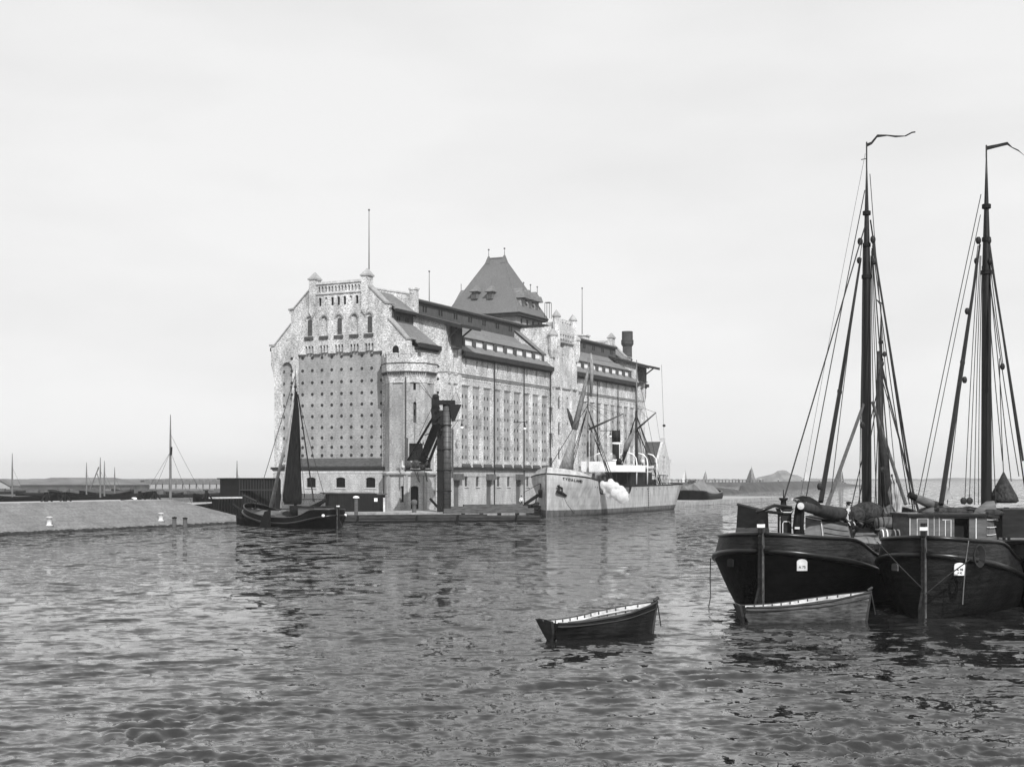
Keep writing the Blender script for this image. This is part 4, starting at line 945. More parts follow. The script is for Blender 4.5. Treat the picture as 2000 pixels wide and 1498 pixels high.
# two big sailing barges moored side by side, right foreground
BA = R(60)
A1, tfA, rA, zrA = barge('big black sailing barge on the left of the foreground pair, tall mast with long pennant', 9.02, 48.0, BA, 24, 5.8, 2.75, 14.0, 19.3, .24, None)
B1, tfB, rB, zrB = barge('big black sailing barge right of the foreground pair, coiled rope on its stern', 14.25, 46.0, BA, 23, 4.7, 2.72, 11.2, 18.6, .24, None)
def mastpt(tf, mx, z): return tf(mx, 0, z)
def pennant(T, p, pts, w0):
    m = MB(); prev = None
    n = len(pts)
    for i, (dx, dz, tw) in enumerate(pts):
        w_ = w0*(1-.6*i/(n-1)); m_ = [(p[0]+dx, p[1]+.35*tw, p[2]+dz+w_/2), (p[0]+dx, p[1]-.35*tw, p[2]+dz-w_/2)]
        q_ = [m.P(a) for a in m_]; q2 = [m.P((a[0], a[1]+.015, a[2])) for a in m_]
        if prev: m.f += [[prev[0], prev[1], q_[1], q_[0]], [prev[2], prev[3], q2[1], q2[0]]]
        prev = q_+q2
    m.build('pennant', M_cloth, T)
MYA = tfA(14, 0, 0)[1]; MYB = tfB(11.2, 0, 0)[1]
def mpx(px, py, Y): return at(px, py, Y)
# topmast spindles and pennants
pA = tfA(14.0, 0, 19.2)
line(A1, 'topmast_spindle', [(pA[0], pA[1], 18.8), (pA[0], pA[1], 20.0)], .035, M_mast)
pennant(A1, (pA[0], pA[1], 19.85), [(0, 0, 0), (.22, .1, .2), (.48, .42, 0), (.9, .45, .3), (1.3, .4, .1), (1.75, .42, .3), (2.05, .58, .1), (2.2, .6, 0)], .16)
line(A1, 'topmast_spindle', [(pA[0]-.25, pA[1], 19.2), (pA[0], pA[1], 19.25)], .02, M_mast)
pB = tfB(11.2, 0, 18.5)
line(B1, 'topmast_spindle', [(pB[0], pB[1], 18.2), (pB[0], pB[1], 18.75)], .035, M_mast)
pennant(B1, (pB[0], pB[1], 18.62), [(0, 0, 0), (.45, .1, .1), (.88, .2, 0), (1.1, .02, .2), (1.35, -.1, .1), (1.6, -.32, .2)], .17)

def rigA():
    T = A1; Y = MYA; Yd = 51.0
    top = lambda px, py: at(px, py, Y)
    line(T, 'topping_lift', [top(1690, 440), at(1526, 992, Yd)], .03)
    line(T, 'backstay', [top(1689, 372), at(1572, 985, 52.5)], .022)
    m = MB(); m.tube([top(1681, 505), at(1640, 765, 57), at(1603, 980, 54)], [.05, .09, .11], 6); m.build('gaff', M_mast, T)
    line(T, 'halyard', [top(1684, 470), at(1621, 985, 54)], .018); line(T, 'halyard', [top(1686, 480), at(1684, 985, Y-.6)], .025); line(T, 'halyard', [top(1688, 520), at(1679, 985, Y-.8)], .022)
    m = MB(); m.tube([top(1687, 788), at(1614, 992, 53.5)], .075, 6, .09); m.build('sheer_leg', M_spar, T)
    m = MB(); m.tube([top(1704, 785), at(1769, 985, 58)], .07, 6, .08); m.build('sheer_leg', M_spar, T)
    line(T, 'shroud', [top(1705, 475), at(1787, 985, 57.5)], .05); line(T, 'shroud', [top(1703, 485), at(1742, 985, 58)], .03); line(T, 'shroud', [top(1703, 485), at(1731, 985, 59)], .02)
    line(T, 'shroud', [top(1701, 500), at(1712, 985, 59)], .022); line(T, 'forestay', [top(1700, 430), tfA(23.0, 0, 2.8)], .035); line(T, 'halyard', [top(1699, 340), at(1755, 985, 62)], .018)
    line(T, 'shroud', [top(1704, 480), at(1776, 985, 57.2)], .025); line(T, 'halyard', [top(1702, 490), at(1722, 985, 58)], .018)
    for px, py, Yb in ((1678, 509, 59.8), (1640, 765, 57), (1601, 950, 54.2), (1707, 511, 59.8), (1684, 830, 59.3), (1722, 918, 58.5)): block(at(px, py, Yb), T, .15)
    for px, py in ((1680, 472), (1705, 468)): block(at(px, py, 59.8), T, .17, 'mast_cheek')
    line(T, 'flag_halyard', [top(1690, 300), at(1560, 990, 51)], .008)
rigA()
def rigB():
    T = B1; Y = MYB; top = lambda px, py: at(px, py, Y)
    m = MB(); m.tube([top(1914, 478), at(1880, 708, 53), at(1838, 985, 50)], [.04, .09, .10], 6); m.build('gaff', M_mast, T)
    line(T, 'topping_lift', [top(1916, 380), at(1790, 985, 49.5)], .018); line(T, 'backstay', [top(1915, 420), at(1800, 985, 50)], .016)
    for a, b in (((1910, 480), (1850, 985)), ((1912, 480), (1884, 985)), ((1914, 500), (1893, 985)), ((1916, 500), (1903, 985)), ((1918, 520), (1911, 985))): line(T, 'halyard', [top(*a), at(b[0], b[1], 53.5)], .018)
    line(T, 'shroud', [top(1931, 478), at(1998, 900, 54)], .05)
    for a, b in (((1930, 480), (1960, 720)), ((1929, 500), (1945, 985)), ((1927, 500), (1990, 930)), ((1928, 480), (1975, 940)), ((1926, 520), (1958, 900))): line(T, 'shroud', [top(*a), at(b[0], b[1], 54.5)], .02)
    line(T, 'forestay', [top(1926, 430), tfB(22.2, 0, 2.8)], .035)
    for px, py, Yb in ((1907, 510, 55.5), (1934, 510, 55.5), (1889, 608, 54), (1880, 708, 53), (1884, 742, 53.4), (1958, 716, 54.5)): block(at(px, py, Yb), T, .14)
    for px, py in ((1911, 470), (1931, 470)): block(at(px, py, 55.6), T, .16, 'mast_cheek')
rigB()

def cabin_lines(tf, T, mat_l, segs, nm='painted_line'):
    m = MB(tf)
    for p, q_ in segs: m.tube([p, q_], .018, 4)
    m.build(nm, mat_l, T)
def deckA():
    T = A1
    # raised stern screen (left of the sternpost) with a pale lower band
    m = MB(); a = at(1438, 0, 52.6)[0]; Y = 52.3
    zt = lambda py, Y_=52.3: at(0, py, Y_)[2]
    m.ring_loft([[at(1437, 1045, Y), at(1502, 1048, 50.2), at(1502, 1048, 51.0), at(1439, 1045, 53.2)], [at(1441, 986, Y), at(1500, 1001, 50.2), at(1500, 1001, 51.0), at(1443, 986, 53.2)]]); sc_ = m.build('stern_screen', M_cabd, T)
    m = MB(); m.ring_loft([[at(1436, 1042, Y-.03), at(1503, 1045, 50.15), at(1503, 1045, 50.19), at(1436, 1042, Y+.01)], [at(1438, 1030, Y-.03), at(1502, 1031, 50.15), at(1502, 1031, 50.19), at(1438, 1030, Y+.01)]]); m.build('pale_band', M_cab, sc_)
    line(T, 'screen_rail', [at(1441, 985, Y), at(1470, 992, 51.4), at(1500, 999, 50.3), at(1530, 1003, 50)], .06, M_rail)
    # tiller
    m = MB(); m.tube([at(1478, 1000, 49.5), at(1497, 993, 49.7), at(1512, 987, 49.8), at(1545, 991, 50.5)], .07, 6); m.build('tiller', M_rail, T, True)
    # binnacle stand with outlined panels
    Yb = 50.3
    m = MB(); p = at(1526, 1056, Yb); q_ = at(1546, 1004, Yb); m.box(p[0], q_[0], Yb, Yb+.7, p[2], q_[2]); bn = m.build('binnacle', M_cabd, T)
    m = MB(); c = at(1536, 0, Yb)[0]; z0, z1 = at(0, 1004, Yb)[2], at(0, 993, Yb)[2]
    m.ring_loft([[(c-.19, y, z0), (c+.19, y, z0), (c+.28, y, z1), (c-.28, y, z1)] for y in (Yb-.06, Yb+.7)]); m.build('binnacle_top', M_cabd, T)
    m = MB(); m.lathe(c-.05, Yb+.3, [(.2, z1), (.12, z1+.12), (.1, z1+.28), (.17, z1+.34), (.17, z1+.4)], 10); m.tube([(c-.05, Yb+.3, z1+.4), (c-.05, Yb+.3, z1+.7)], .02, 4); m.build('compass', M_dark, T, True)
    def ln_(pts, r=.014): return line(bn, 'painted_line', pts, r, M_white)
    x0, x1 = c-.2, c+.2; zz = p[2]
    ln_([(x0+.06, Yb-.01, zz), (x0+.06, Yb-.01, z0-.35), (x0+.1, Yb-.01, z0-.28), (x1-.1, Yb-.01, z0-.28), (x1-.05, Yb-.01, z0-.35)]); ln_([(x0-.04, Yb-.01, zz), (x0-.04, Yb-.01, z0-.1)], .01)
    ln_([(c-.25, Yb-.07, z1-.02), (c-.17, Yb-.07, z0+.07), (c+.17, Yb-.07, z0+.07), (c+.25, Yb-.07, z1-.02)])
    m = MB(); cc = at(1546, 982, 50.6); m.ring_loft([[(cc[0]+r_*math.cos(t), 50.6, cc[2]-.15+r_*1.1*math.sin(t)) for t in [R(a_) for a_ in range(-10, 100, 10)]] for r_ in (.22, .30)], close=False, cap=False); m.build('steering_quadrant', M_stone, T)
    # boom with furled sail, its end towards the stern, loose cloth hanging down
    p0 = at(1563, 988, 49.6); p1 = at(1625, 1003, 53); p2 = tfA(13.4, 0, 3.2)
    m = MB(); m.tube([p0, at(1590, 994, 51.5), p1, p2], [.16, .22, .30, .18], 12); bm = m.build('furled_sail', M_sail2, T, True)
    m = MB(); m.lathe(0, 0, [(.13, 0), (.13, .05), (.02, .08)], 12); m.v = [(p0[0]+v[0], p0[1]-.05-v[2], p0[2]+v[1]) for v in m.v]; m.build('boom_end', M_stone, T)
    # hood like fold above it
    m = MB(); m.ring_loft([[at(px, py, Y_), at(px, py+w_, Y_), at(px, py+w_, Y_+.5), at(px, py, Y_+.5)] for px, py, Y_, w_ in ((1551, 972, 50.2, 1), (1568, 968, 50.4, 9), (1582, 970, 50.8, 14), (1596, 978, 51.2, 14), (1606, 988, 51.6, 6))]); m.build('canvas_hood', M_cabd, T)
    m = MB(); rg = []
    for px0, px1, py, Y_ in ((1558, 1572, 976, 50.0), (1553, 1572, 990, 49.9), (1550, 1571, 1010, 49.85), (1548, 1570, 1030, 49.9), (1550, 1572, 1044, 49.9), (1558, 1570, 1053, 50.0)):
        xm_ = (px0+px1)/2; rg.append([at(px0, py, Y_), at(xm_-3, py, Y_-.12), at(xm_+3, py, Y_+.03), at(px1-2, py, Y_-.1), at(px1, py, Y_+.1), at(xm_, py, Y_+.25)])
    m.ring_loft(rg); m.build('hanging_sail_clew', M_sail, T, True)
    m = MB(); p = at(1557, 1031, 49.75); m.box(p[0]-.09, p[0]+.09, p[1]-.02, p[1]+.02, p[2]-.04, p[2]+.04); m.build('sail_patch', M_stone, T)
    # cabin
    m = MB(); Yc = 51.8
    ra = [at(1573, 1058, Yc), at(1663, 1066, 53.6), at(1668, 1062, 57), at(1590, 1056, 56)]
    rb = [at(1573, 1012, Yc+.1), at(1655, 1028, 53.6), at(1662, 1022, 57), at(1590, 1010, 56)]
    m.ring_loft([ra, rb]); cb = m.build('cabin', M_cabl, T)
    m = MB(); m.ring_loft([[Vector(v)+Vector((0, 0, dz)) for v in rb] for dz in (.002, .1)]); m.build('cabin_roof', M_cabd, cb)
    for k in range(1, 4):
        t = k/4; q0 = Vector(ra[0]).lerp(Vector(rb[0]), t); q1 = Vector(ra[1]).lerp(Vector(rb[1]), t); q0 = q0.lerp(q1, .42); line(cb, 'plank_seam', [q0+Vector((0, -.02, 0)), q1+Vector((0, -.02, 0))], .012, M_gutter)
    q0 = Vector(ra[0]).lerp(Vector(ra[1]), .38); q1 = Vector(rb[0]).lerp(Vector(rb[1]), .36); line(cb, 'white_stanchion', [q0+Vector((0, -.05, 0)), q1+Vector((0, -.05, 0))], .035, M_stone)
    q0 = Vector(rb[0]); q1 = Vector(rb[0]).lerp(Vector(rb[1]), .36); line(cb, 'white_edge', [q0+Vector((0, -.04, .05)), q1+Vector((0, -.04, .05))], .02, M_white)
    # tackle and net bundles
    for px, py, Y_, r_, sc_ in ((1668, 1006, 56, .5, (1.0, .9, .8)), (1694, 1002, 57, .62, (1.15, 1, .8)), (1712, 1008, 57.5, .42, (1, 1, .9))):
        m = MB(); m.sphere(at(px, py, Y_), r_, 14, 10, sc_, .09); m.build('net_bundle', M_net, T, True)
    for k in range(14):
        a_ = at(random.uniform(1600, 1650), random.uniform(1062, 1072), 50.6); b_ = at(random.uniform(1650, 1720), random.uniform(1064, 1080), 51.5); c_ = Vector(a_).lerp(Vector(b_), .5)-Vector((0, 0, random.uniform(.02, .25)))
        line(T, 'loose_rope', [a_, tuple(c_), b_], .022, M_rope)
    for k in range(7): a_ = at(1618+k*2, 1003+k, 53); b_ = at(1655+k, 1008+k*2, 55.5); line(T, 'sail_lashing', [a_, tuple(Vector(a_).lerp(Vector(b_), .5)-Vector((0, 0, .12))), b_], .02, M_hemp)
    # rope trailing down the port quarter
    line(T, 'trailing_rope', [at(1388, 1090, 51), at(1387, 1130, 50.6), at(1388, 1165, 50.2), at(1383, 1190, 49.8)], .02, M_rope); block(at(1383, 1190, 49.8), T, .06, 'rope_knot')
    # small hull windows / registration plates either side of the sternpost
M_sail2 = mat('dark_rolled_canvas', .035, .95, .4, (1, 1, 1), 3, 5, bump=.6)
M_cabl = mat('light_cabin_paint', .15, .7, .25, (1, 1, 6), 1.6, 5)
deckA()

def on_hull(tf, rings, s, side, z):
    """point and tangent on the hull surface at distance s from the stern and height z"""
    best = min(range(len(rings)), key=lambda k: abs(rings[k][0][0]-s))
    def pt(k):
        r = rings[k]; x, y = r[3][0], r[3][1]
        for a, b in zip(r, r[1:]):
            if a[2] <= z <= b[2]: t = (z-a[2])/(b[2]-a[2]+1e-9); y = a[1]+(b[1]-a[1])*t
        return Vector(tf(x, side*y, z))
    return pt(best), (pt(min(best+1, len(rings)-1))-pt(max(best-1, 0))).normalized(), Vector((0, 0, 1))
def plate_on(T, c, t, up, w_, h_, nm, mt, off=.03, texts=None, frame_=False):
    n = t.cross(up).normalized()
    if n.y > 0: n = -n
    m = MB(); c = c+n*off
    pr = [(-w_/2, -h_/2), (w_/2, -h_/2), (w_/2, h_/4)]+[(w_/2*math.cos(math.pi*k/6), h_/4+h_/4*math.sin(math.pi*k/6)) for k in range(1, 6)]+[(-w_/2, h_/4)]
    m.ring_loft([[tuple(c+t*a+up*b+n*d) for a, b in pr] for d in (-.03, .02)]); o = m.build(nm, mt, T)
    if texts:
        tt = t if t.x > 0 else -t
        for txt, dz, sz in texts:
            cu = bpy.data.curves.new('plate_writing', 'FONT'); cu.body = txt; cu.size = sz; cu.align_x = 'CENTER'; cu.align_y = 'CENTER'; cu.extrude = .004
            to = bpy.data.objects.new('plate_writing', cu); COL.objects.link(to); cu.materials.append(M_dark)
            x_ = tt; z_ = -n if False else n; y_ = z_.cross(x_)
            from mathutils import Matrix
            mw = Matrix((( x_.x, y_.x, z_.x, 0), (x_.y, y_.y, z_.y, 0), (x_.z, y_.z, z_.z, 0), (0, 0, 0, 1)))
            to.parent = o
            loc = c+up*dz+n*.03
            to.rotation_euler = mw.to_euler(); to.location = loc
            if o.parent: to.location = loc-o.parent.location
            mesh_of(to)
    return o
for T, tf, rg, s0, sd_, zc, w_, h_, mt, tx, nm in ((A1, tfA, rA, .55, -1, 1.72, .38, .42, M_stone, [('A 75', -.08, .13)], 'hull_plate'), (A1, tfA, rA, .55, 1, 1.72, .36, .3, M_cabd, None, 'hull_window'), (B1, tfB, rB, .5, -1, 1.70, .40, .44, M_shutter, [('A 98', -.02, .12), ('P 92', -.14, .10)], 'hull_plate'), (B1, tfB, rB, .5, 1, 1.70, .34, .26, M_cab, None, 'hull_window')):
    c, t, up = on_hull(tf, rg, s0, sd_, zc); plate_on(T, c, t, up, w_, h_, nm, mt, texts=tx)

def deckB():
    T = B1
    # deckhouse with dark doorway
    Yc = 49.0
    x0, x1 = at(1776, 0, Yc)[0], at(1925, 0, Yc)[0]; z0 = at(0, 1058, Yc)[2]; z1 = at(0, 1008, Yc)[2]
    d0, d1 = at(1864, 0, Yc)[0], at(1893, 0, Yc)[0]
    m = MB(lambda x, y, z: (x, y, z)); m.plate(rect(x0, x1, z0, z1), [rect(d0, d1, z0+.1, z1-.08)], Yc, Yc+.12, lambda a, b, d: (a, d, b)); dh = m.build('deckhouse', M_cab, T)
    m = MB(); m.box(x0, x0+.1, Yc+.12, Yc+2.2, z0, z1); m.box(x0, x1, Yc+2.1, Yc+2.2, z0, z1)
    m.ring_loft([[(x1, Yc, z0), (x1+.9, Yc+1.3, z0), (x1+.8, Yc+2.2, z0), (x1-.1, Yc+2.2, z0)], [(x1, Yc, z1), (x1+.75, Yc+1.3, z1-.15), (x1+.7, Yc+2.2, z1-.15), (x1-.1, Yc+2.2, z1)]]); m.build('deckhouse_side', M_cab, T)
    m = MB(); m.box(x0+.1, x1-.05, Yc+.3, Yc+2.1, z0, z1-.05); m.build('doorway_dark', M_void, T)
    m = MB(); m.box(x0-.08, x1+.06, Yc-.12, Yc+2.3, z1, z1+.09); m.ring_loft([[(x1, Yc-.1, z1), (x1+.95, Yc+1.2, z1-.12), (x1+.9, Yc+2.3, z1-.12), (x1, Yc+2.3, z1)], [(x1, Yc-.1, z1+.09), (x1+.95, Yc+1.2, z1-.03), (x1+.9, Yc+2.3, z1-.03), (x1, Yc+2.3, z1+.09)]]); m.build('deckhouse_roof', M_rail, T)
    def ln_(*pp, r=.013): line(dh, 'painted_line', [(at(px, py, Yc)[0], Yc-.02, at(px, py, Yc)[2]) for px, py in pp], r, M_white)
    ln_((1791, 1053), (1791, 1013), (1812, 1013), (1812, 1050)); ln_((1774+3, 1055), (1774+3, 1012)); ln_((1846, 1050), (1846, 1016)); ln_((1840, 1015), (1857, 1015), (1857, 1050)); ln_((1906, 1054), (1906, 1012), r=.02); ln_((1824, 1050), (1824, 1010), (1834, 1010), (1834, 1050), r=.008)
    for k in range(3): z = z0+.25+k*.28; line(dh, 'painted_line', [(x1+.1, Yc+.12, z), (x1+.8, Yc+1.15, z-.02)], .012, M_white)
    # boom and heaped sail on the roof
    m = MB(); m.tube([at(1788, 972, 49.5), at(1830, 990, 51), at(1860, 1000, 52)], [.14, .2, .16], 10); m.build('furled_sail', M_cab, T, True)
    m = MB(); m.tube([at(1776, 966, 49.4), at(1788, 972, 49.5)], .12, 10); m.build('boom_end', M_dark, T)
    for k in range(16): a_ = at(random.uniform(1850, 1875), random.uniform(990, 1006), 50.5); b_ = at(random.uniform(1885, 1925), random.uniform(994, 1008), 51.5); line(T, 'heaped_rope', [a_, tuple(Vector(a_).lerp(Vector(b_), .5)+Vector((0, 0, random.uniform(-.05, .12)))), b_], .035, M_net)
    m = MB(); m.ring_loft([[at(px, py, Y_) for px, py, Y_ in r_] for r_ in (((1900, 1006, 50.5), (1950, 1018, 51), (1945, 1010, 53), (1905, 1004, 53)), ((1905, 995, 50.8), (1945, 985, 51.2), (1942, 984, 52.8), (1908, 992, 52.8)), ((1925, 980, 51.5), (1942, 978, 51.8), (1940, 978, 52.4), (1926, 979, 52.4)))]); m.build('sail_cover', M_cab, T, True)
    for px in (1882, 1894):
        m = MB(); m.sphere(at(px, 978, 51.5), .13, 10, 8, (1, .4, 1.1)); m.build('block', M_spar2, T, True)
    # grey flag
    m = MB(); m.ring_loft([[at(px, py, Y_), (at(px, py, Y_)[0], Y_+.03, at(px, py, Y_)[2])] for px, py, Y_ in ((1846, 944, 50.5), (1835, 978, 50.4), (1850, 974, 50.7), (1862, 975, 50.4))], close=False, cap=False)
    m.face([at(1846, 944, 50.5), at(1836, 978, 50.4), at(1850, 973, 50.7), at(1862, 974, 50.4)]); m.build('grey_pennant', M_canvas, T)
    # mooring lines, fender rope and coil on the stern
    c, t, up = on_hull(tfB, rB, 1.5, -1, 1.95)
    m = MB()
    for k in range(6):
        rr = .2+.02*k; cc = at(1908, 1086, 44.6-.02*k); m.tube([(cc[0]+.6*rr*math.cos(a_)+.02*k, cc[1], cc[2]+1.25*rr*math.sin(a_)) for a_ in [2*math.pi*j/14 for j in range(15)]], .022, 5)
    m.build('rope_coil', M_rope, T)
    line(T, 'hanging_rope', [at(1892, 1056, 45.2), at(1886, 1100, 44.7), at(1882, 1150, 44.8), at(1880, 1180, 44.9)], .018, M_hemp)
    line(T, 'mooring_line', [at(1713, 1058, 47.6), at(1760, 1108, 45.7), at(1802, 1150, 45.2)], .02, M_rope); line(T, 'mooring_line', [at(1808, 1160, 45.0), at(1850, 1125, 44.7), at(1895, 1092, 44.6)], .022, M_rope)
deckB()

# loose gear on the decks of the pair
def gear():
    random.seed(12); T = A1
    m = MB(); m.ring_loft([[at(1668, 1062, 53.5), at(1722, 1062, 54), at(1718, 1050, 57), at(1668, 1050, 57)], [at(1668, 1050, 54.5), at(1712, 1044, 55), at(1708, 1040, 56.5), at(1672, 1040, 56.5)]]); m.build('deck_tarpaulin', M_tarp, T)
    for k in range(9):
        px = random.uniform(1598, 1655); Y_ = 55; m = MB(); m.sphere(at(px, random.uniform(1003, 1012), Y_), random.uniform(.12, .26), 8, 6, (1.6, 1, .8), .2); m.build('sail_bundle', random.choice((M_net, M_cab, M_cabd, M_canvas)), T, True)
    for k in range(8):
        px = random.uniform(1668, 1770); Y_ = 54.5; p_ = at(px, random.uniform(1018, 1040), Y_); m = MB(); m.tube([p_, (p_[0]+random.uniform(-.6, .6), p_[1]+random.uniform(-.5, .5), p_[2]+random.uniform(.1, .5)), (p_[0]+random.uniform(.2, 1.0), p_[1], p_[2])], random.uniform(.06, .16), 7); m.build('spar_end', random.choice((M_net, M_cabd, M_mast)), T, True)
    for px, py, Y_, r_ in ((1770, 1062, 47.8, .2), (1722, 1034, 52.5, .25), (1590, 1060, 51.2, .16), (1640, 1064, 51.6, .14)):
        m = MB(); c = at(px, py, Y_)
        for j in range(4): m.tube([(c[0]+(r_-.02*j)*math.cos(a_), c[1]+(r_-.02*j)*math.sin(a_), c[2]+.04*j) for a_ in [2*math.pi*q/12 for q in range(13)]], .025, 5)
        m.build('rope_coil', M_hemp, T)
    for k in range(6):
        px = random.uniform(1800, 1940); Y_ = 50.5; m = MB(); m.sphere(at(px, random.uniform(996, 1004), Y_), random.uniform(.14, .3), 8, 6, (1.8, 1, .7), .2); m.build('sail_bundle', random.choice((M_net, M_cab, M_cabd)), B1, True)
gear()
# conical net bag hanging at the right edge
T = thing('net_bag', 'dark conical net bag hanging from a rope at the right edge', 'net', at(1960, 970, 56))
m = MB(); c = at(1960, 0, 56); zt, zb_ = at(0, 922, 56)[2], at(0, 982, 56)[2]
m.lathe(c[0], 56, [(.03, zt), (.15, zt-.25), (.36, zt-.65), (.55, zt-1.0), (.62, zb_+.08), (.5, zb_), (.1, zb_+.05)], 12); m.build('net', M_net, T, True)
line(T, 'rope', [(c[0], 56, zt), at(1952, 700, 55.5)], .02)
# barge further right, mostly out of frame
C1, tfC, rC, zrC = barge('dark barge at the right edge, partly cut off by the frame', 19.6, 49.5, BA-R(6), 22, 4.9, 2.4, 12.0, 15.0, .2, None, name='moored_barge')
m = MB(); p = at(1958, 1050, 52); m.box(p[0], p[0]+2.5, 52, 55, p[2], p[2]+1.1); m.build('cabin', M_cabd, C1)
# third sailing barge behind the pair
D1, tfD, rD, zrD = barge('sailing barge behind the foreground pair, short mast with bent vane', 20.2, 76, R(70), 21, 5, 2.6, 10.5, 15.6, .2, None)
def rigD():
    Y = tfD(10.5, 0, 0)[1]; px0 = 1000+F*tfD(10.5, 0, 0)[0]/Y
    z = 15.6; p = (tfD(10.5, 0, 0)[0], Y, z)
    line(D1, 'wind_vane', [p, (p[0], Y, z+.4), (p[0]-.3, Y, z+.75), (p[0]+.1, Y, z+.45)], .05, M_mast)
    for a, b in (((0, 12.5), (-2.5, -2.4)), ((0, 12.3), (3.2, -2.2)), ((0, 12.0), (2.6, -2.3)), ((0, 11.5), (2.9, 2.3)), ((0, 12.8), (-5.0, 0)), ((0, 12.8), (9.8, 0)), ((0, 11.5), (1.8, -2.4)), ((0, 11), (-1.0, 1.5))):
        q_ = tfD(10.5+b[0], b[1], 2.2); line(D1, 'shroud', [(p[0], Y, a[1]), q_], .035)
    m = MB(); m.tube([(p[0]-.25, Y-.3, 13.0), (p[0]-.2, Y-.3, 9), (p[0]+.4, Y-.4, 3)], [.1, .22, .3], 8); m.build('furled_sail', M_sail2, D1, True)
    for k in range(4): block((p[0]-.3+.15*k, Y-.3, 11.0+.6*k), D1, .18)
rigD()
# pale sail bundle hanging between the barges
T = thing('hung_sail', 'bleached sail hung up to dry behind the foreground barges', 'sail', at(1752, 1000, 60))
m = MB(); rg = []
for px0, px1, py in ((1740, 1743, 932), (1739, 1752, 945), (1734, 1758, 962), (1739, 1763, 985), (1741, 1760, 1005), (1746, 1768, 1018)):
    xm_ = (px0+px1)/2; rg.append([at(px0, py, 60), at(xm_-2, py, 59.8), at(xm_+1, py, 60.05), at(xm_+3, py, 59.85), at(px1, py, 60), at(xm_, py, 60.3)])
m.ring_loft(rg); m.build('cloth', M_pale, T, True)
m = MB(); m.tube([at(1742, 926, 60), at(1742, 1015, 60)], .05, 6); m.build('pole', M_spar, T)
T = thing('canvas_heap', 'heap of folded canvas on deck beside the hung sail', 'canvas', at(1735, 1000, 59))
m = MB()
for k in range(7): m.tube([at(1718+k*3, 1000-k*2, 59), at(1735+k*2, 1004, 58.8), at(1750, 1012-k, 59)], .12, 6)
m.build('folds', M_cab, T)
# barrels
def barrel(px, py, Y, lab, ln_=1.0, r=.36, bands=M_white, nm='barrel'):
    c = at(px, py, Y); T = thing(nm, lab, 'barrel', c, 'barrels on the barges')
    def cyl(prof, nm_, mt):
        m = MB(); m.ring_loft([[(c[0]+x, c[1]+rr*math.cos(t), c[2]+rr*math.sin(t)) for t in [2*math.pi*k/14 for k in range(14)]] for x, rr in prof]); m.build(nm_, mt, T, True)
    cyl([(-ln_/2, r*.82), (-ln_/4, r*.97), (0, r), (ln_/4, r*.97), (ln_/2, r*.82)], 'staves', M_cab)
    for x in (-.42, -.2, .22, .44): cyl([(x*ln_-.02, r*.96), (x*ln_-.02, r*1.02), (x*ln_+.02, r*1.02), (x*ln_+.02, r*.96)], 'hoop', bands)
barrel(1738, 1046, 50.3, 'white hooped barrel lying on deck between the two foreground barges', .72, .24)
barrel(1732, 1022, 52.5, 'dark barrel lying behind the white hooped barrel', .9, .26, M_dark)

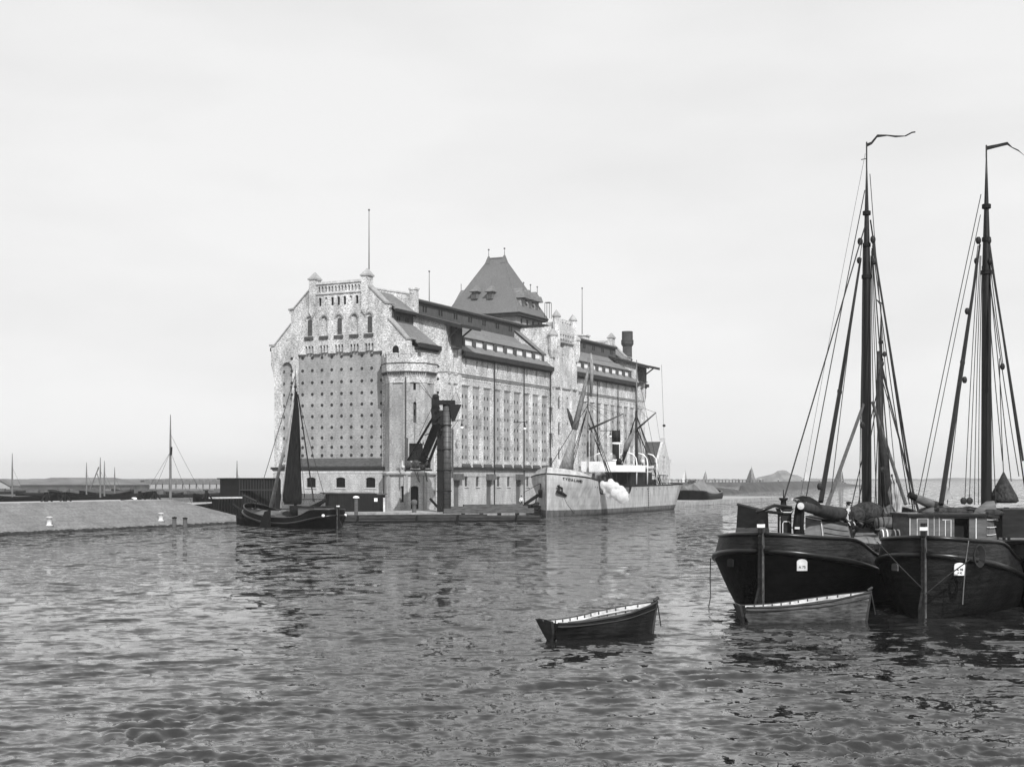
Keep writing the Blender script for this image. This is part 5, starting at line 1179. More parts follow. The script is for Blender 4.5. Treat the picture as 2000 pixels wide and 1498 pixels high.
# ------------------------------------------------------------------ rowing boats
def rowboat(label, ox, oy, ang, L_, B_, hullm=None, seats=3, group='wooden rowing boats', trans=.62, bow=1.0):
    tf = frame(ox, oy, 0, ang)
    T = thing('rowing_boat', label, 'rowing boat', (ox, oy, 0), group)
    zr = lambda u: .50+.03*max(0, 1-u/.3)**2+(bow-.52)*u**1.7
    wd = lambda u: B_/2*(trans+(1-trans)*math.sin(math.pi*min(u/.9, 1)*.5)) if u < .5 else B_/2*max(0.02, 1-((u-.5)/.5)**2.3)
    N = 26; outer = []; inner = []
    for k in range(N+1):
        u = k/N; h = wd(u); z = zr(u); x = L_*u + (.25*0)
        rk = .22*(u > .8)*((u-.8)/.2)
        q = .3+.7*min(1, u/.4); sec = [(0, -.22), (.55*h*q, -.18), (.80*h*q, .0), (.92*h*(.5+.5*q), z*.45), (1.0*h, z*.8), (1.02*h, z)]
        outer.append([(x+rk*(zz/z if zz > 0 else 0)-(.16*(1-u*6) if u < .166 and zz < .2 else 0)*-1, y, zz) for y, zz in sec]); inner.append([(x+rk*(zz/z if zz > 0 else 0), max(y-.04, 0), zz+.05 if zz < .1 else zz) for y, zz in sec])
    def skin(rs, nm, mt, i0=0, flip=False):
        m = MB(tf); idx = []
        for r in rs:
            full = [(x, -y, z) for x, y, z in r[i0:][::-1]]+[(x, y, z) for x, y, z in r[i0:]]; idx.append([m.P(p) for p in full])
        for a, b in zip(idx, idx[1:]):
            for k in range(len(a)-1): m.f.append([a[k], a[k+1], b[k+1], b[k]])
        if nm == 'hull': m.f.append(idx[0][:])
        return m.build(nm, mt, T, True)
    skin(outer, 'hull', hullm or M_boat); skin(inner[1:-1], 'inner_planking', M_inner)
    for s_ in (-1, 1):
        m = MB(tf); m.tube([(x, s_*y, z) for x, y, z in [r[5] for r in outer]], .035, 6); m.build('gunwale', M_boat2, T, True)
        m = MB(tf); m.tube([(x, s_*(y+.01), z) for x, y, z in [r[4] for r in outer]], .022, 5); m.build('rubbing_strake', M_boat2, T, True)
    m = MB(tf)
    for k in range(3, 25, 2):
        for s_ in (-1, 1):
            i_ = inner[k]; m.tube([(i_[j][0], s_*(i_[j][1]-.015), i_[j][2]) for j in (1, 2, 3, 4, 5)], .022, 4)
    m.build('ribs', M_boat2, T)
    for s_ in (-1, 1):
        m = MB(tf); m.tube([(r[4][0], s_*(r[4][1]-.07), r[5][2]-.10) for r in inner[2:-3]], .028, 4); m.build('inner_rail', M_inner, T)
    for k in range(seats):
        u = .25+.25*k; h = wd(u)*.86; z = zr(u)*.62; m = MB(tf); m.box(L_*u-.12, L_*u+.12, -h, h, z, z+.035); m.build('thwart', M_inner, T)
    m = MB(tf); h = wd(0); z = zr(0)
    m.ring_loft([[(x, y*h, zz) for y, zz in ((-1.12, z+.07), (-.5, z+.10), (-.13, z+.1), (0, z-.10), (.13, z+.1), (.5, z+.10), (1.12, z+.07), (.72, .22), (.24, -.05), (0, -.2), (-.24, -.05), (-.72, .22))] for x in (-.05, .03)]); m.v = [(v[0]-.5*max(0, v[2])*math.cos(ang)*.7, v[1]-.5*max(0, v[2])*math.sin(ang)*.7, v[2]) for v in m.v]; m.build('transom', M_boat2, T)
    m = MB(tf); m.tube([(L_+.02, 0, -.15), (L_+.1, 0, .4), (L_+.2, 0, bow+.02)], .05, 6); m.tube([(L_+.1, 0, bow+.02), (L_+.26, 0, bow+.12)], .05, 6); m.build('stem', M_boat2, T)
    line(T, 'oar', [tf(.5, -.2, .52), tf(L_*.85, -.12, .72)], .025, M_hemp)
    line(T, 'painter', [tf(L_+.22, 0, bow-.05), tf(L_+.27, -.03, bow*.6), tf(L_+.36, 0, .2)], .02, M_rope)
    return T
M_boat = mat('dark_boat_planks', .016, .55, .6, (1, 1, 6), 2.2, 6, bump=.5, spec=.15, soot=.8, courses=(.13, .4))
M_inner = mat('worn_boat_white', .52, .8, .35, (1, 1, 2), 4, 7, soot=.4)
M_boat2 = mat('boat_trim', .04, .6, .35, (1, 1, 5), 1.6, 5)
rowboat('dark rowing boat with white inside adrift alone in the open water', 1.15, 39.7, R(29), 3.65, 1.35, bow=.98)
rowboat('rowing boat with white inside lying under the stern of the foreground barges', 7.75, 44.6, R(7), 4.25, 1.35, bow=1.0, trans=.5, hullm=mat('worn_grey_planks', .085, .6, .6, (1, 1, 6), 2.2, 7, bump=.5, soot=.6, courses=(.13, .35)))

# ------------------------------------------------------------------ left sailing barge with dark sail
def left_barge():
    T, tf, rg, zr = barge('small black sailing barge with a hoisted dark sail before the silo gable', -16.9, 128.7, R(180-47.5), 15.8, 4.1, 1.8, 7.3, 16.2, .17, None, mid=.8)
    Y = tf(7.3, 0, 0)[1]
    m = MB(); rgs = []
    for px0, px1, py in ((577, 580, 765), (573, 584, 800), (568, 586, 840), (563, 587, 880), (557, 588, 930), (552, 590, 970), (555, 588, 985)):
        n = 9; ring = []
        for k in range(n): t = k/(n-1); ring.append(at(px0+(px1-px0)*t, py, Y-.45+.16*math.sin(k*2.6+py*.01)))
        ring += [at(px1-(px1-px0)*t, py, Y+.1) for t in (.2, .8)]
        rgs.append(ring)
    m.ring_loft(rgs); m.build('brailed_sail', M_sail, T, True)
    m = MB(); m.tube([at(574, 770, Y-.2), at(560, 855, 136), at(529, 990, 139)], [.05, .13, .22], 8); m.build('furled_jib', M_pale, T, True)
    m = MB(); m.tube([at(573, 1000, 133), at(600, 998, 131.5), at(637, 976, 129.5)], [.35, .38, .14], 8); m.build('boom_with_furled_sail', M_sail, T, True)
    line(T, 'shroud', [at(582, 770, Y), at(613, 980, 132)], .07, M_mast); line(T, 'backstay', [at(581, 770, Y), at(637, 980, 131)], .025); line(T, 'shroud', [at(577, 760, Y), at(548, 992, 136)], .06, M_pale); line(T, 'forestay', [at(576, 735, Y), at(497, 995, 140)], .035)
    line(T, 'halyard', [at(579, 740, Y), at(596, 985, 132)], .025)
    m = MB(tf); m.box(2.2, 5.0, -1.2, 1.2, .8, 2.0); cb = m.build('cabin', M_cabl, T)
    m = MB(tf); m.box(2.1, 5.1, -1.3, 1.3, 2.0, 2.1); m.build('cabin_roof', M_cabd, cb)
    for s_ in (-1, 1):
        c, t, up = on_hull(tf, rg, .4, s_, 1.25); m = MB(); m.sphere(tuple(c+Vector((0, -.1, 0))), .16, 8, 6); m.build('white_eye', M_white, T)
    m = MB(tf); m.sphere((9.5, 0, 1.4), .4, 8, 6, (1.4, 1, .6), .1); m.build('canvas_bundle', M_pale, T)
    for s_ in (1,):
        m = MB(tf); m.ring_loft([[(8.2, s_*y, 1.7), (9.2, s_*y, 1.5), (10.2, s_*y, .0), (9.2, s_*y, -.6), (8.2, s_*y, -.3)] for y in (2.3, 2.42)]); m.build('leeboard', M_tar, T)
    line(T, 'bowsprit', [tf(14.5, 0, 2.4), tf(17.2, 0, 3.0)], .1, M_mast)
left_barge()

# low dark work boat in the shadow beneath the revetment
T = thing('work_punt', 'low dark work punt lying at the foot of the timber retaining wall', 'boat', at(485, 1022, 138))
tfp = frame(*at(462, 1022, 140)[:2], 0, R(-6))
rg, _ = hull(tfp, 9, 2.4, lambda u: .45+.4*(2*u-1)**2, zb=-.4, zr=lambda u: .6+.4*(2*u-1)**2, nst=16)
hull_mesh(tfp, rg, M_tar, 'hull', T)
m = MB(tfp); m.box(1.2, 7.8, -.95, .95, .3, .42); m.build('deck', M_tar, T)

# ------------------------------------------------------------------ steamship
def steamer():
    phi = R(24); ang = math.pi/2-phi
    ox, oy = 4.4, 171.0; L_ = 49.0; B_ = 8.2
    tf = frame(ox, oy, 0, ang)       # x aft from the stem, y to port (left)
    T = thing('steamship', 'grey steamship with black funnel moored alongside the silo', 'steamship', (ox, oy, 0))
    def wd(x, v):
        e0 = 14.0+(5.6-14.0)*v; e1 = 16+(4.5-16)*v**.6; f = 1.0
        if x < e0: f *= math.sin(math.pi/2*max(0, x)/e0)**.88
        if x > L_-e1: f *= max(0, 1-(1-(L_-x)/e1)**2.2)**(1/2.2)
        return B_/2*f
    dk = lambda x: (5.45-.11*x) if x < 8.4 else (4.5-.035*(x-8.4) if x < 21 else 3.72+.0045*(x-21))
    def rail(x):
        if x < 8.2: return 5.45-.11*x
        if x < 9.0: return 4.55-1.75*math.sin((x-8.2)/.8*math.pi/2)
        if x < 20.6: return 2.8+.0*x
        if x < 21.6: return 2.8+.95*(1-math.cos((x-20.6)*math.pi/2))
        return 3.75+.006*(x-21.6)+.012*max(0, x-40)
    xs = [L_*(.5-.5*math.cos(math.pi*k/60)) for k in range(61)]+[8.2, 8.4, 8.6, 8.8, 9.0, 20.6, 20.8, 21.0, 21.2, 21.4, 21.6]; xs = sorted(xs)
    vs = [0, .08, .2, .4, .6, .8, .93, 1.0]; bs = [0, .8, .95, 1, 1, 1, 1, 1]
    def ring(x, z0, z1, a=0.0, b=1.0, n=8):
        r = []
        for k in range(n):
            z = z0+(z1-z0)*k/(n-1); v = max(0, min(1, (z+1.2)/5.4))
            bb = 1 if z > .0 else max(.0, (z+1.2)/1.2)**.5
            cs = 0
            if x > L_-6: cs = max(0, (x-(L_-6))/6)*(2.4*max(0, z)/3.7)       # counter stern rakes aft
            if x < .5: pass
            r.append((x+cs, max(wd(x, v)*bb, .06), z))
        return r
    def sk(nm, mt, z0f, z1f, n=8):
        m = MB(tf)
        for s_ in (-1, 1):
            idx = [[m.P((a, s_*b, c)) for a, b, c in ring(x, z0f(x), z1f(x), n=n)] for x in xs]
            for a, b in zip(idx, idx[1:]):
                for k in range(n-1): m.f.append([a[k], a[k+1], b[k+1], b[k]])
        idx2 = [[m.P((xs[e], s_*.06+0*1, c)) for c in (z0f(xs[e]), z1f(xs[e])) for s_ in (-1, 1)] for e in (0,)]
        m.f.append([idx2[0][0], idx2[0][1], idx2[0][3], idx2[0][2]])
        return m.build(nm, mt, T, True)
    sk('boot_topping', M_boot, lambda x: -1.2, lambda x: .75)
    sk('hull', M_hullg, lambda x: .75, lambda x: rail(x), 9)
    # forecastle bulwark, leaning in
    m = MB(tf)
    for s_ in (-1, 1):
        idx = []
        for k in range(16):
            x = 8.0*(k/15)**1.3; top = rail(x)+.85*(1-(k/15)**2.5); idx.append((m.P((x, s_*max(wd(x, 1), .06), rail(x)+.04)), m.P((x+.35, s_*max(wd(x, 1)*.86-.0, .04), top))))
        for a, b in zip(idx, idx[1:]): m.f.append([a[0], a[1], b[1], b[0]])
    m.build('forecastle_bulwark', M_hullg, T)
    for s_ in (-1, 1):
        p = [(ring(x, 0, rail(x))[-1][0], s_*(ring(x, 0, rail(x))[-1][1]+.03), rail(x)+.02) for x in xs]
        m = MB(tf); m.tube(p, .085, 5); m.build('rail', M_dark, T)
    m = MB(tf); m.tube([(-.02, 0, -1), (-.02, 0, 5.5), (.15, 0, 6.25)], .07, 6); m.build('stem_bar', M_cab, T)
    # decks
    m = MB(tf)
    for a, b, z in ((.5, 8.5, 4.4), (8.5, 21.0, 2.2), (21.0, L_-1, 3.1)):
        n = 14; idx = []
        for k in range(n+1): x = a+(b-a)*k/n; idx.append((m.P((x, wd(x, 1)*.97, z)), m.P((x, -wd(x, 1)*.97, z))))
        for p, q_ in zip(idx, idx[1:]): m.f.append([p[0], p[1], q_[1], q_[0]])
    m.box(8.4, 8.6, -3.9, 3.9, 2.2, 4.45); m.box(20.9, 21.1, -3.95, 3.95, 2.2, 3.6); m.build('deck', M_wood, T)
    m = MB(tf); m.box(10.5, 13.5, -1.8, 1.8, 2.2, 3.2); m.box(16.2, 19.6, -1.8, 1.8, 2.2, 3.2); m.box(36.8, 40.5, -1.6, 1.6, 3.1, 4.0); m.build('hatch_coaming', M_boot, T)
    # midship house, dark, with white bridge above
    m = MB(tf); m.box(24.6, 34.5, -3.0, 3.0, 3.1, 5.75); dh = m.build('deckhouse', M_cabd, T)
    m = MB(tf); m.box(22.2, 24.6, -3.3, 3.3, 5.62, 5.75)
    for y in (-3.2, -1.6, 0, 1.6, 3.2): m.tube([(22.4, y, 2.8), (22.4, y, 5.65)], .07, 5)
    m.box(34.5, 41, -3.2, 3.2, 5.3, 5.4)
    for x in (35.5, 37.5, 39.5, 41): m.tube([(x, -3.15, 3.5), (x, -3.15, 5.3)], .05, 4); m.tube([(x, 3.15, 3.5), (x, 3.15, 5.3)], .05, 4)
    m.build('bridge_deck', M_dark, T)
    m = MB(tf); m.box(22.2, 22.3, -3.6, 3.6, 5.8, 6.75); m.box(22.3, 29.5, -3.6, -3.5, 5.8, 6.75); m.box(22.3, 29.5, 3.5, 3.6, 5.8, 6.75); m.box(22.15, 22.199, -1.6, 3.7, 6.0, 7.3); m.build('bridge_screen', M_white, T)
    m = MB(tf); m.box(23.4, 25.6, -1.5, 1.5, 5.75, 7.0); m.build('wheelhouse', M_cabd, T)
    for x, y in ((23.2, 2.2), (23.2, -1.9), (30.5, 2.2), (31.5, -2.6)):
        m = MB(tf); m.tube([(x, y, 5.5), (x, y, 7.0), (x-.35, y, 7.35)], .22, 8); m.tube([(x-.3, y, 7.3), (x-.55, y, 7.35)], [.3, .42], 8); m.build('cowl_vent', M_cabd if x < 25 else M_stone, T, True)
    # funnel
    m = MB(tf); fx, fy = 27.6, .3; m.lathe(fx, fy, [(.62, 5.7), (.56, 9.6), (.6, 10.5)], 20); m.build('funnel', M_cabd, T, True)
    m = MB(tf); m.lathe(fx, fy, [(.6, 10.2), (.63, 10.2), (.64, 11.9), (.5, 11.9), (.5, 11.2)], 20); m.build('funnel_top', M_dark, T, True)
    for z in (7.35, 9.85): m = MB(tf); m.lathe(fx, fy, [(.6, z), (.645, z), (.645, z+.3), (.6, z+.3)], 20); m.build('funnel_band', M_white, T, True)
    m = MB(tf); m.tube([(fx-.5, fy-.7, 5.8), (fx-.5, fy-.7, 9.9)], .05, 6); m.build('steam_pipe', M_white, T)
    # masts
    for mx, top, r_, mt in ((15.0, 22.0, .2, M_spar3), (36.0, 23.0, .26, M_cabd)):
        zt = 15.2; m = MB(tf); m.tube([(mx, 0, 2.2), (mx, 0, zt)], r_, 8, r_*.75); ms = m.build('mast', mt, T, True)
        m = MB(tf); m.tube([(mx+.15, 0, zt-1.2), (mx+.15, 0, top)], r_*.6, 6, r_*.25); m.build('topmast', M_spar3, ms, True)
        for s_ in (-1, 1):
            for dx in (-.6, .6, 1.6): line(T, 'shroud', [tf(mx, 0, zt-.5), tf(mx+dx, s_*3.8, 3.6 if mx > 20 else 3.0)], .05)
        line(T, 'shroud', [tf(mx, 0, zt-2.5), tf(mx+.2, -3.9, 3.6)], .09, M_mast)
    line(T, 'forestay', [tf(15, 0, 15), tf(.6, 0, 6.0)], .05); line(T, 'topmast_stay', [tf(15, 0, 21.5), tf(36, 0, 22.5)], .02); line(T, 'backstay', [tf(36, 0, 22.5), tf(48, 0, 4.2)], .03)
    line(T, 'backstay', [tf(36, 0, 15), tf(47, 1.5, 4.2)], .04)
    Pm = lambda px, py, x: at(px, py, tf(x, 0, 0)[1])
    for a, b, xx, nm in (((1151, 838), (1217, 808), 14.4, 'derrick_boom'), ((1243, 839), (1281, 806), 35.5, 'derrick_boom')):
        m = MB(); Y = tf(xx, 0, 0)[1]; m.tube([at(*a, Y), at(*b, Y-3)], .17, 7, .1); m.build(nm, M_cab, T, True)
        line(T, 'boom_tackle', [at(a[0]-2, 790, Y), at(*b, Y-3)], .025); line(T, 'boom_tackle', [at(a[0]-2, 790, Y), at((a[0]+b[0])/2+4, 818, Y-1.5)], .025); line(T, 'cargo_fall', [at(*b, Y-3), at(b[0]+8, 860, Y-3)], .02)
    # furled fore staysail and gaff sails
    Y = tf(13, 0, 0)[1]
    m = MB(); m.tube([at(1150, 716, Y), at(1140, 765, Y-.5), at(1122, 838, Y-1.5)], [.14, .3, .42], 8); m.build('furled_gaff_sail', M_sailg, T, True)
    m = MB(); m.tube([at(1108, 797, Y-1), at(1114, 815, Y-1), at(1120, 838, Y-1)], [.1, .28, .2], 7); m.build('sail_gaskets', M_net, T, True)
    m = MB(); m.tube([at(1154, 690, Y), at(1156, 720, Y), at(1154, 775, Y)], [.12, .3, .2], 7); m.build('furled_topsail', M_canvas, T, True)
    Y3 = tf(7, 0, 0)[1]; m = MB()
    m.ring_loft([[at(1121, 838, Y-1.8), at(1127, 838, Y-1.5), at(1124, 838, Y-1.0)], [at(1105, 880, Y-4), at(1122, 880, Y-3), at(1112, 880, Y-2.6)], [at(1091, 916, Y3), at(1120, 918, Y3+1), at(1105, 918, Y3+1.5)]]); m.build('staysail', M_canvas, T, True)
    m = MB(); Y4 = tf(33, 0, 0)[1]
    m.ring_loft([[at(1239, 838, Y4), at(1241, 840, Y4), at(1240, 839, Y4+.4)], [at(1219, 866, Y4-.4), at(1230, 872, Y4), at(1225, 868, Y4+.5)], [at(1215, 896, Y4-.4), at(1217, 905, Y4), at(1216, 900, Y4+.4)]]); m.build('trysail', M_sailg, T, True)
    m = MB(); Y5 = tf(36.5, 0, 0)[1]; m.tube([at(1247, 845, Y5), at(1249, 880, Y5), at(1247, 908, Y5)], [.2, .42, .4], 7); m.build('furled_mizzen', M_canvas, T, True)
    m = MB(); m.tube([at(1158, 845, Y), at(1156, 900, Y)], [.35, .25], 7); m.build('hanging_sail', M_sailg, T, True)
    # davits with boats
    for i, x in enumerate((26.0, 31.0, 35.5)):
        for s_ in (-1, 1):
            m = MB(tf); m.tube([(x, s_*3.4, 4.0), (x, s_*3.45, 7.0), (x, s_*3.3, 7.8), (x, s_*2.8, 8.4), (x, s_*2.0, 8.6)], .1, 6); m.build('davit', M_white, T, True)
    for x0_, s_ in ((26.8, 1), (31.6, -1)):
        m = MB(tf); rr = []
        for k in range(9):
            u = k/8; h = .75*math.sin(math.pi*max(.04, min(.96, u)))**.6; rr.append([(x0_+4*u, s_*2.7+h*a, 6.0+b*.6+.25*(2*u-1)**2) for a, b in ((-1, 1), (-.8, .3), (0, 0), (.8, .3), (1, 1))])
        m.ring_loft(rr); m.build('lifeboat', M_stone, T, True)
    # stern gear
    m = MB(tf)
    for x in (36, 38, 40, 42, 44): m.tube([(x, -3.2, 3.7), (x, -3.2, 4.7)], .04, 4)
    m.tube([(35, -3.2, 4.7), (44.5, -3.1, 4.7)], .03, 4); m.tube([(35, 3.2, 4.7), (44.5, 3.1, 4.7)], .03, 4); m.build('deck_railing', M_dark, T)
    m = MB(tf); m.box(33.5, 36, -2, 2, 3.1, 4.9); m.lathe(43.5, 0, [(.8, 3.7), (.8, 4.6), (.3, 4.7)], 10); m.lathe(40, 1, [(.4, 3.7), (.4, 4.9), (.1, 5.0)], 8); m.build('winch_house', M_cabd, T)
    # anchor, hawse, portholes, name
    def onside(x, z, s_=-1):
        v = max(0, min(1, (z+1.2)/5.4)); return (x, s_*wd(x, v), z)
    a = onside(1.2, 3.0); m = MB(tf); m.tube([(a[0]-.6, a[1]-.05, 3.25), (a[0]+.2, a[1]-.35, 2.95), (a[0]+.9, a[1]-.75, 2.6)], [.18, .24, .12], 6); m.tube([(a[0]-.3, a[1]-.2, 3.1), (a[0]-.25, a[1]-.15, 4.0)], .12, 6); m.tube([(a[0]-.6, a[1]-.1, 3.9), (a[0]+.2, a[1]-.45, 3.6), (a[0]+.25, a[1]-.4, 3.1)], .1, 6); m.build('anchor', M_dark, T)
    a = onside(1.0, 3.2, 1); m = MB(tf); m.tube([(a[0]-.3, a[1]+.05, 3.3), (a[0]+.3, a[1]+.3, 2.5)], .28, 6); m.tube([(a[0]-.2, a[1]+.1, 3.2), (a[0]-.2, a[1]+.1, 4.2)], .07, 5); m.build('anchor', M_dark, T)
    line(T, 'mooring_line', [tf(*onside(1.6, 3.0)), at(1108, 985, 171.5), at(1122, 1003, 170)], .03)
    line(T, 'mooring_line', [tf(*onside(1.0, 4.2, 1)), at(1022, 962, 174)], .035)
    for x in (7.0, 7.9, 24, 26.5, 29, 32, 35, 38.5):
        z = 4.15-.06*x if x < 9 else 3.3; a = onside(x, z); m = MB(tf); m.sphere((a[0], a[1]+.02, z), .14, 8, 6, (1, .3, 1)); m.build('porthole', M_dark, T)
    m = MB(tf)
    for k in range(12): z = .6+k*.26; a = onside(29.4, z); m.box(29.2, 29.6, a[1]-.07, a[1]+.02, z, z+.1)
    m.build('side_ladder', M_gutter, T)
    nmx = 'TYDALAND'
    for k, ch in enumerate(nmx):
        x = 1.45+k*.29; z = 4.78-.16*(x-1.45)
        a0 = Vector(tf(*onside(x-.15, z))); a1 = Vector(tf(*onside(x+.15, z))); t_ = (a1-a0).normalized(); n_ = t_.cross(Vector((0, 0, 1))).normalized()
        cu = bpy.data.curves.new('name_letter', 'FONT'); cu.body = ch; cu.size = .44; cu.align_x = 'CENTER'; cu.align_y = 'CENTER'; cu.extrude = .02; cu.offset = .015; cu.materials.append(M_cabd)
        o = bpy.data.objects.new('name_letter', cu); COL.objects.link(o); o.parent = T
        from mathutils import Matrix
        y_ = n_.cross(t_)
        o.rotation_euler = Matrix(((t_.x, y_.x, n_.x), (t_.y, y_.y, n_.y), (t_.z, y_.z, n_.z))).to_euler()
        o.location = (a0+a1)/2+n_*.05-T.location; mesh_of(o)
    return T, tf
M_spar3 = mat('grey_mast', .14, .6, .3, (4, 4, .4), 2, 4)
M_sailg = mat('worn_brown_canvas', .15, .95, .4, (2, 2, .7), 2.5, 5, bump=.6)
STM, tfS = steamer()

# steam blown from the ship's side and from the deck
def steam_mat(name, dens, sc, lo=.38):
    m = bpy.data.materials.new(name); m.use_nodes = True; t = m.node_tree; t.nodes.clear()
    o = t.nodes.new('ShaderNodeOutputMaterial'); v = t.nodes.new('ShaderNodeVolumePrincipled'); v.inputs['Color'].default_value = (.98, .98, .98, 1); v.inputs['Anisotropy'].default_value = 0
    tc = t.nodes.new('ShaderNodeTexCoord'); n = t.nodes.new('ShaderNodeTexNoise'); n.inputs['Scale'].default_value = sc; n.inputs['Detail'].default_value = 4
    r = t.nodes.new('ShaderNodeMapRange'); r.inputs[1].default_value = lo; r.inputs[2].default_value = lo+.25; r.inputs[3].default_value = 0; r.inputs[4].default_value = dens
    t.links.new(tc.outputs['Object'], n.inputs['Vector']); t.links.new(n.outputs['Fac'], r.inputs[0]); t.links.new(r.outputs[0], v.inputs['Density']); t.links.new(v.outputs[0], o.inputs['Volume'])
    return m
def steam(name, label, pts, dens, sc, seed, vox=.3, lo=.38):
    random.seed(seed); m = MB()
    for px, py, Y, r in pts:
        c = at(px, py, Y)
        for k in range(16):
            d = Vector((random.gauss(0, 1), random.gauss(0, 1), random.gauss(0, 1))).normalized()*r*.62*random.random()**.4; m.sphere((c[0]+d.x, c[1]+d.y, c[2]+d.z), r*random.uniform(.3, .6), 10, 8)
    o = m.build(name, steam_mat(name, dens, sc, lo), loc=at(*pts[0][:3])); tag(o, label, 'steam', kind='stuff')
    md = o.modifiers.new('remesh', 'REMESH'); md.mode = 'VOXEL'; md.voxel_size = vox
Ys = 178
steam('steam_cloud', 'dense white steam blowing from the side of the steamship', [(1176, 946, Ys-.5, .55), (1182, 950, Ys-1, .75), (1190, 947, Ys-1.5, .8), (1197, 953, Ys-2, .95), (1186, 962, Ys-1.5, .55), (1190, 968, Ys-2, .4), (1206, 961, Ys-2.5, 1.0), (1213, 968, Ys-3, 1.0), (1221, 971, Ys-3, .75)], 5.5, 1.5, 3, .10, .32)
steam('steam_wisps', 'thin steam drifting over the foredeck of the steamship', [(1140, 915, Ys+3, 1.0), (1150, 908, Ys+4, 1.2), (1160, 905, Ys+4, 1.3), (1172, 899, Ys+6, 1.2), (1186, 897, Ys+8, 1.2), (1196, 898, Ys+9, .9), (1163, 920, Ys+2, 1.1), (1172, 932, Ys, 1.0), (1152, 922, Ys+3, 1.0)], 1.0, .8, 5, .25, .47)

# covered barge past the stern of the steamship
T = thing('covered_barge', 'dark barge with a tented tarpaulin past the stern of the steamship', 'barge', (33.5, 247, 0))
tft = frame(33.2, 250, 0, R(71)); rg, _ = hull(tft, 22, 6.6, lambda u: 1.5+.5*(2*u-1)**2, zr=lambda u: 1.9+.7*(2*u-1)**2, nst=20, ends=(.12, .2), low=(.2, .3))
hull_mesh(tft, rg, M_black, 'hull', T)
for s_ in (-1, 1): m = MB(tft); m.tube(rail_path(rg, 7, s_), .12, 6); m.build('rail', M_rail, T)
m = MB(tft); m.ring_loft([[(x, y, z) for y, z in ((-2.6, 1.9), (-1.2, 3.4), (0, h_), (1.2, 3.4), (2.6, 1.9))] for x, h_ in ((1.5, 2.2), (4, 3.9), (12, 4.6), (19, 3.6))]); m.build('tarpaulin', M_tarp, T)

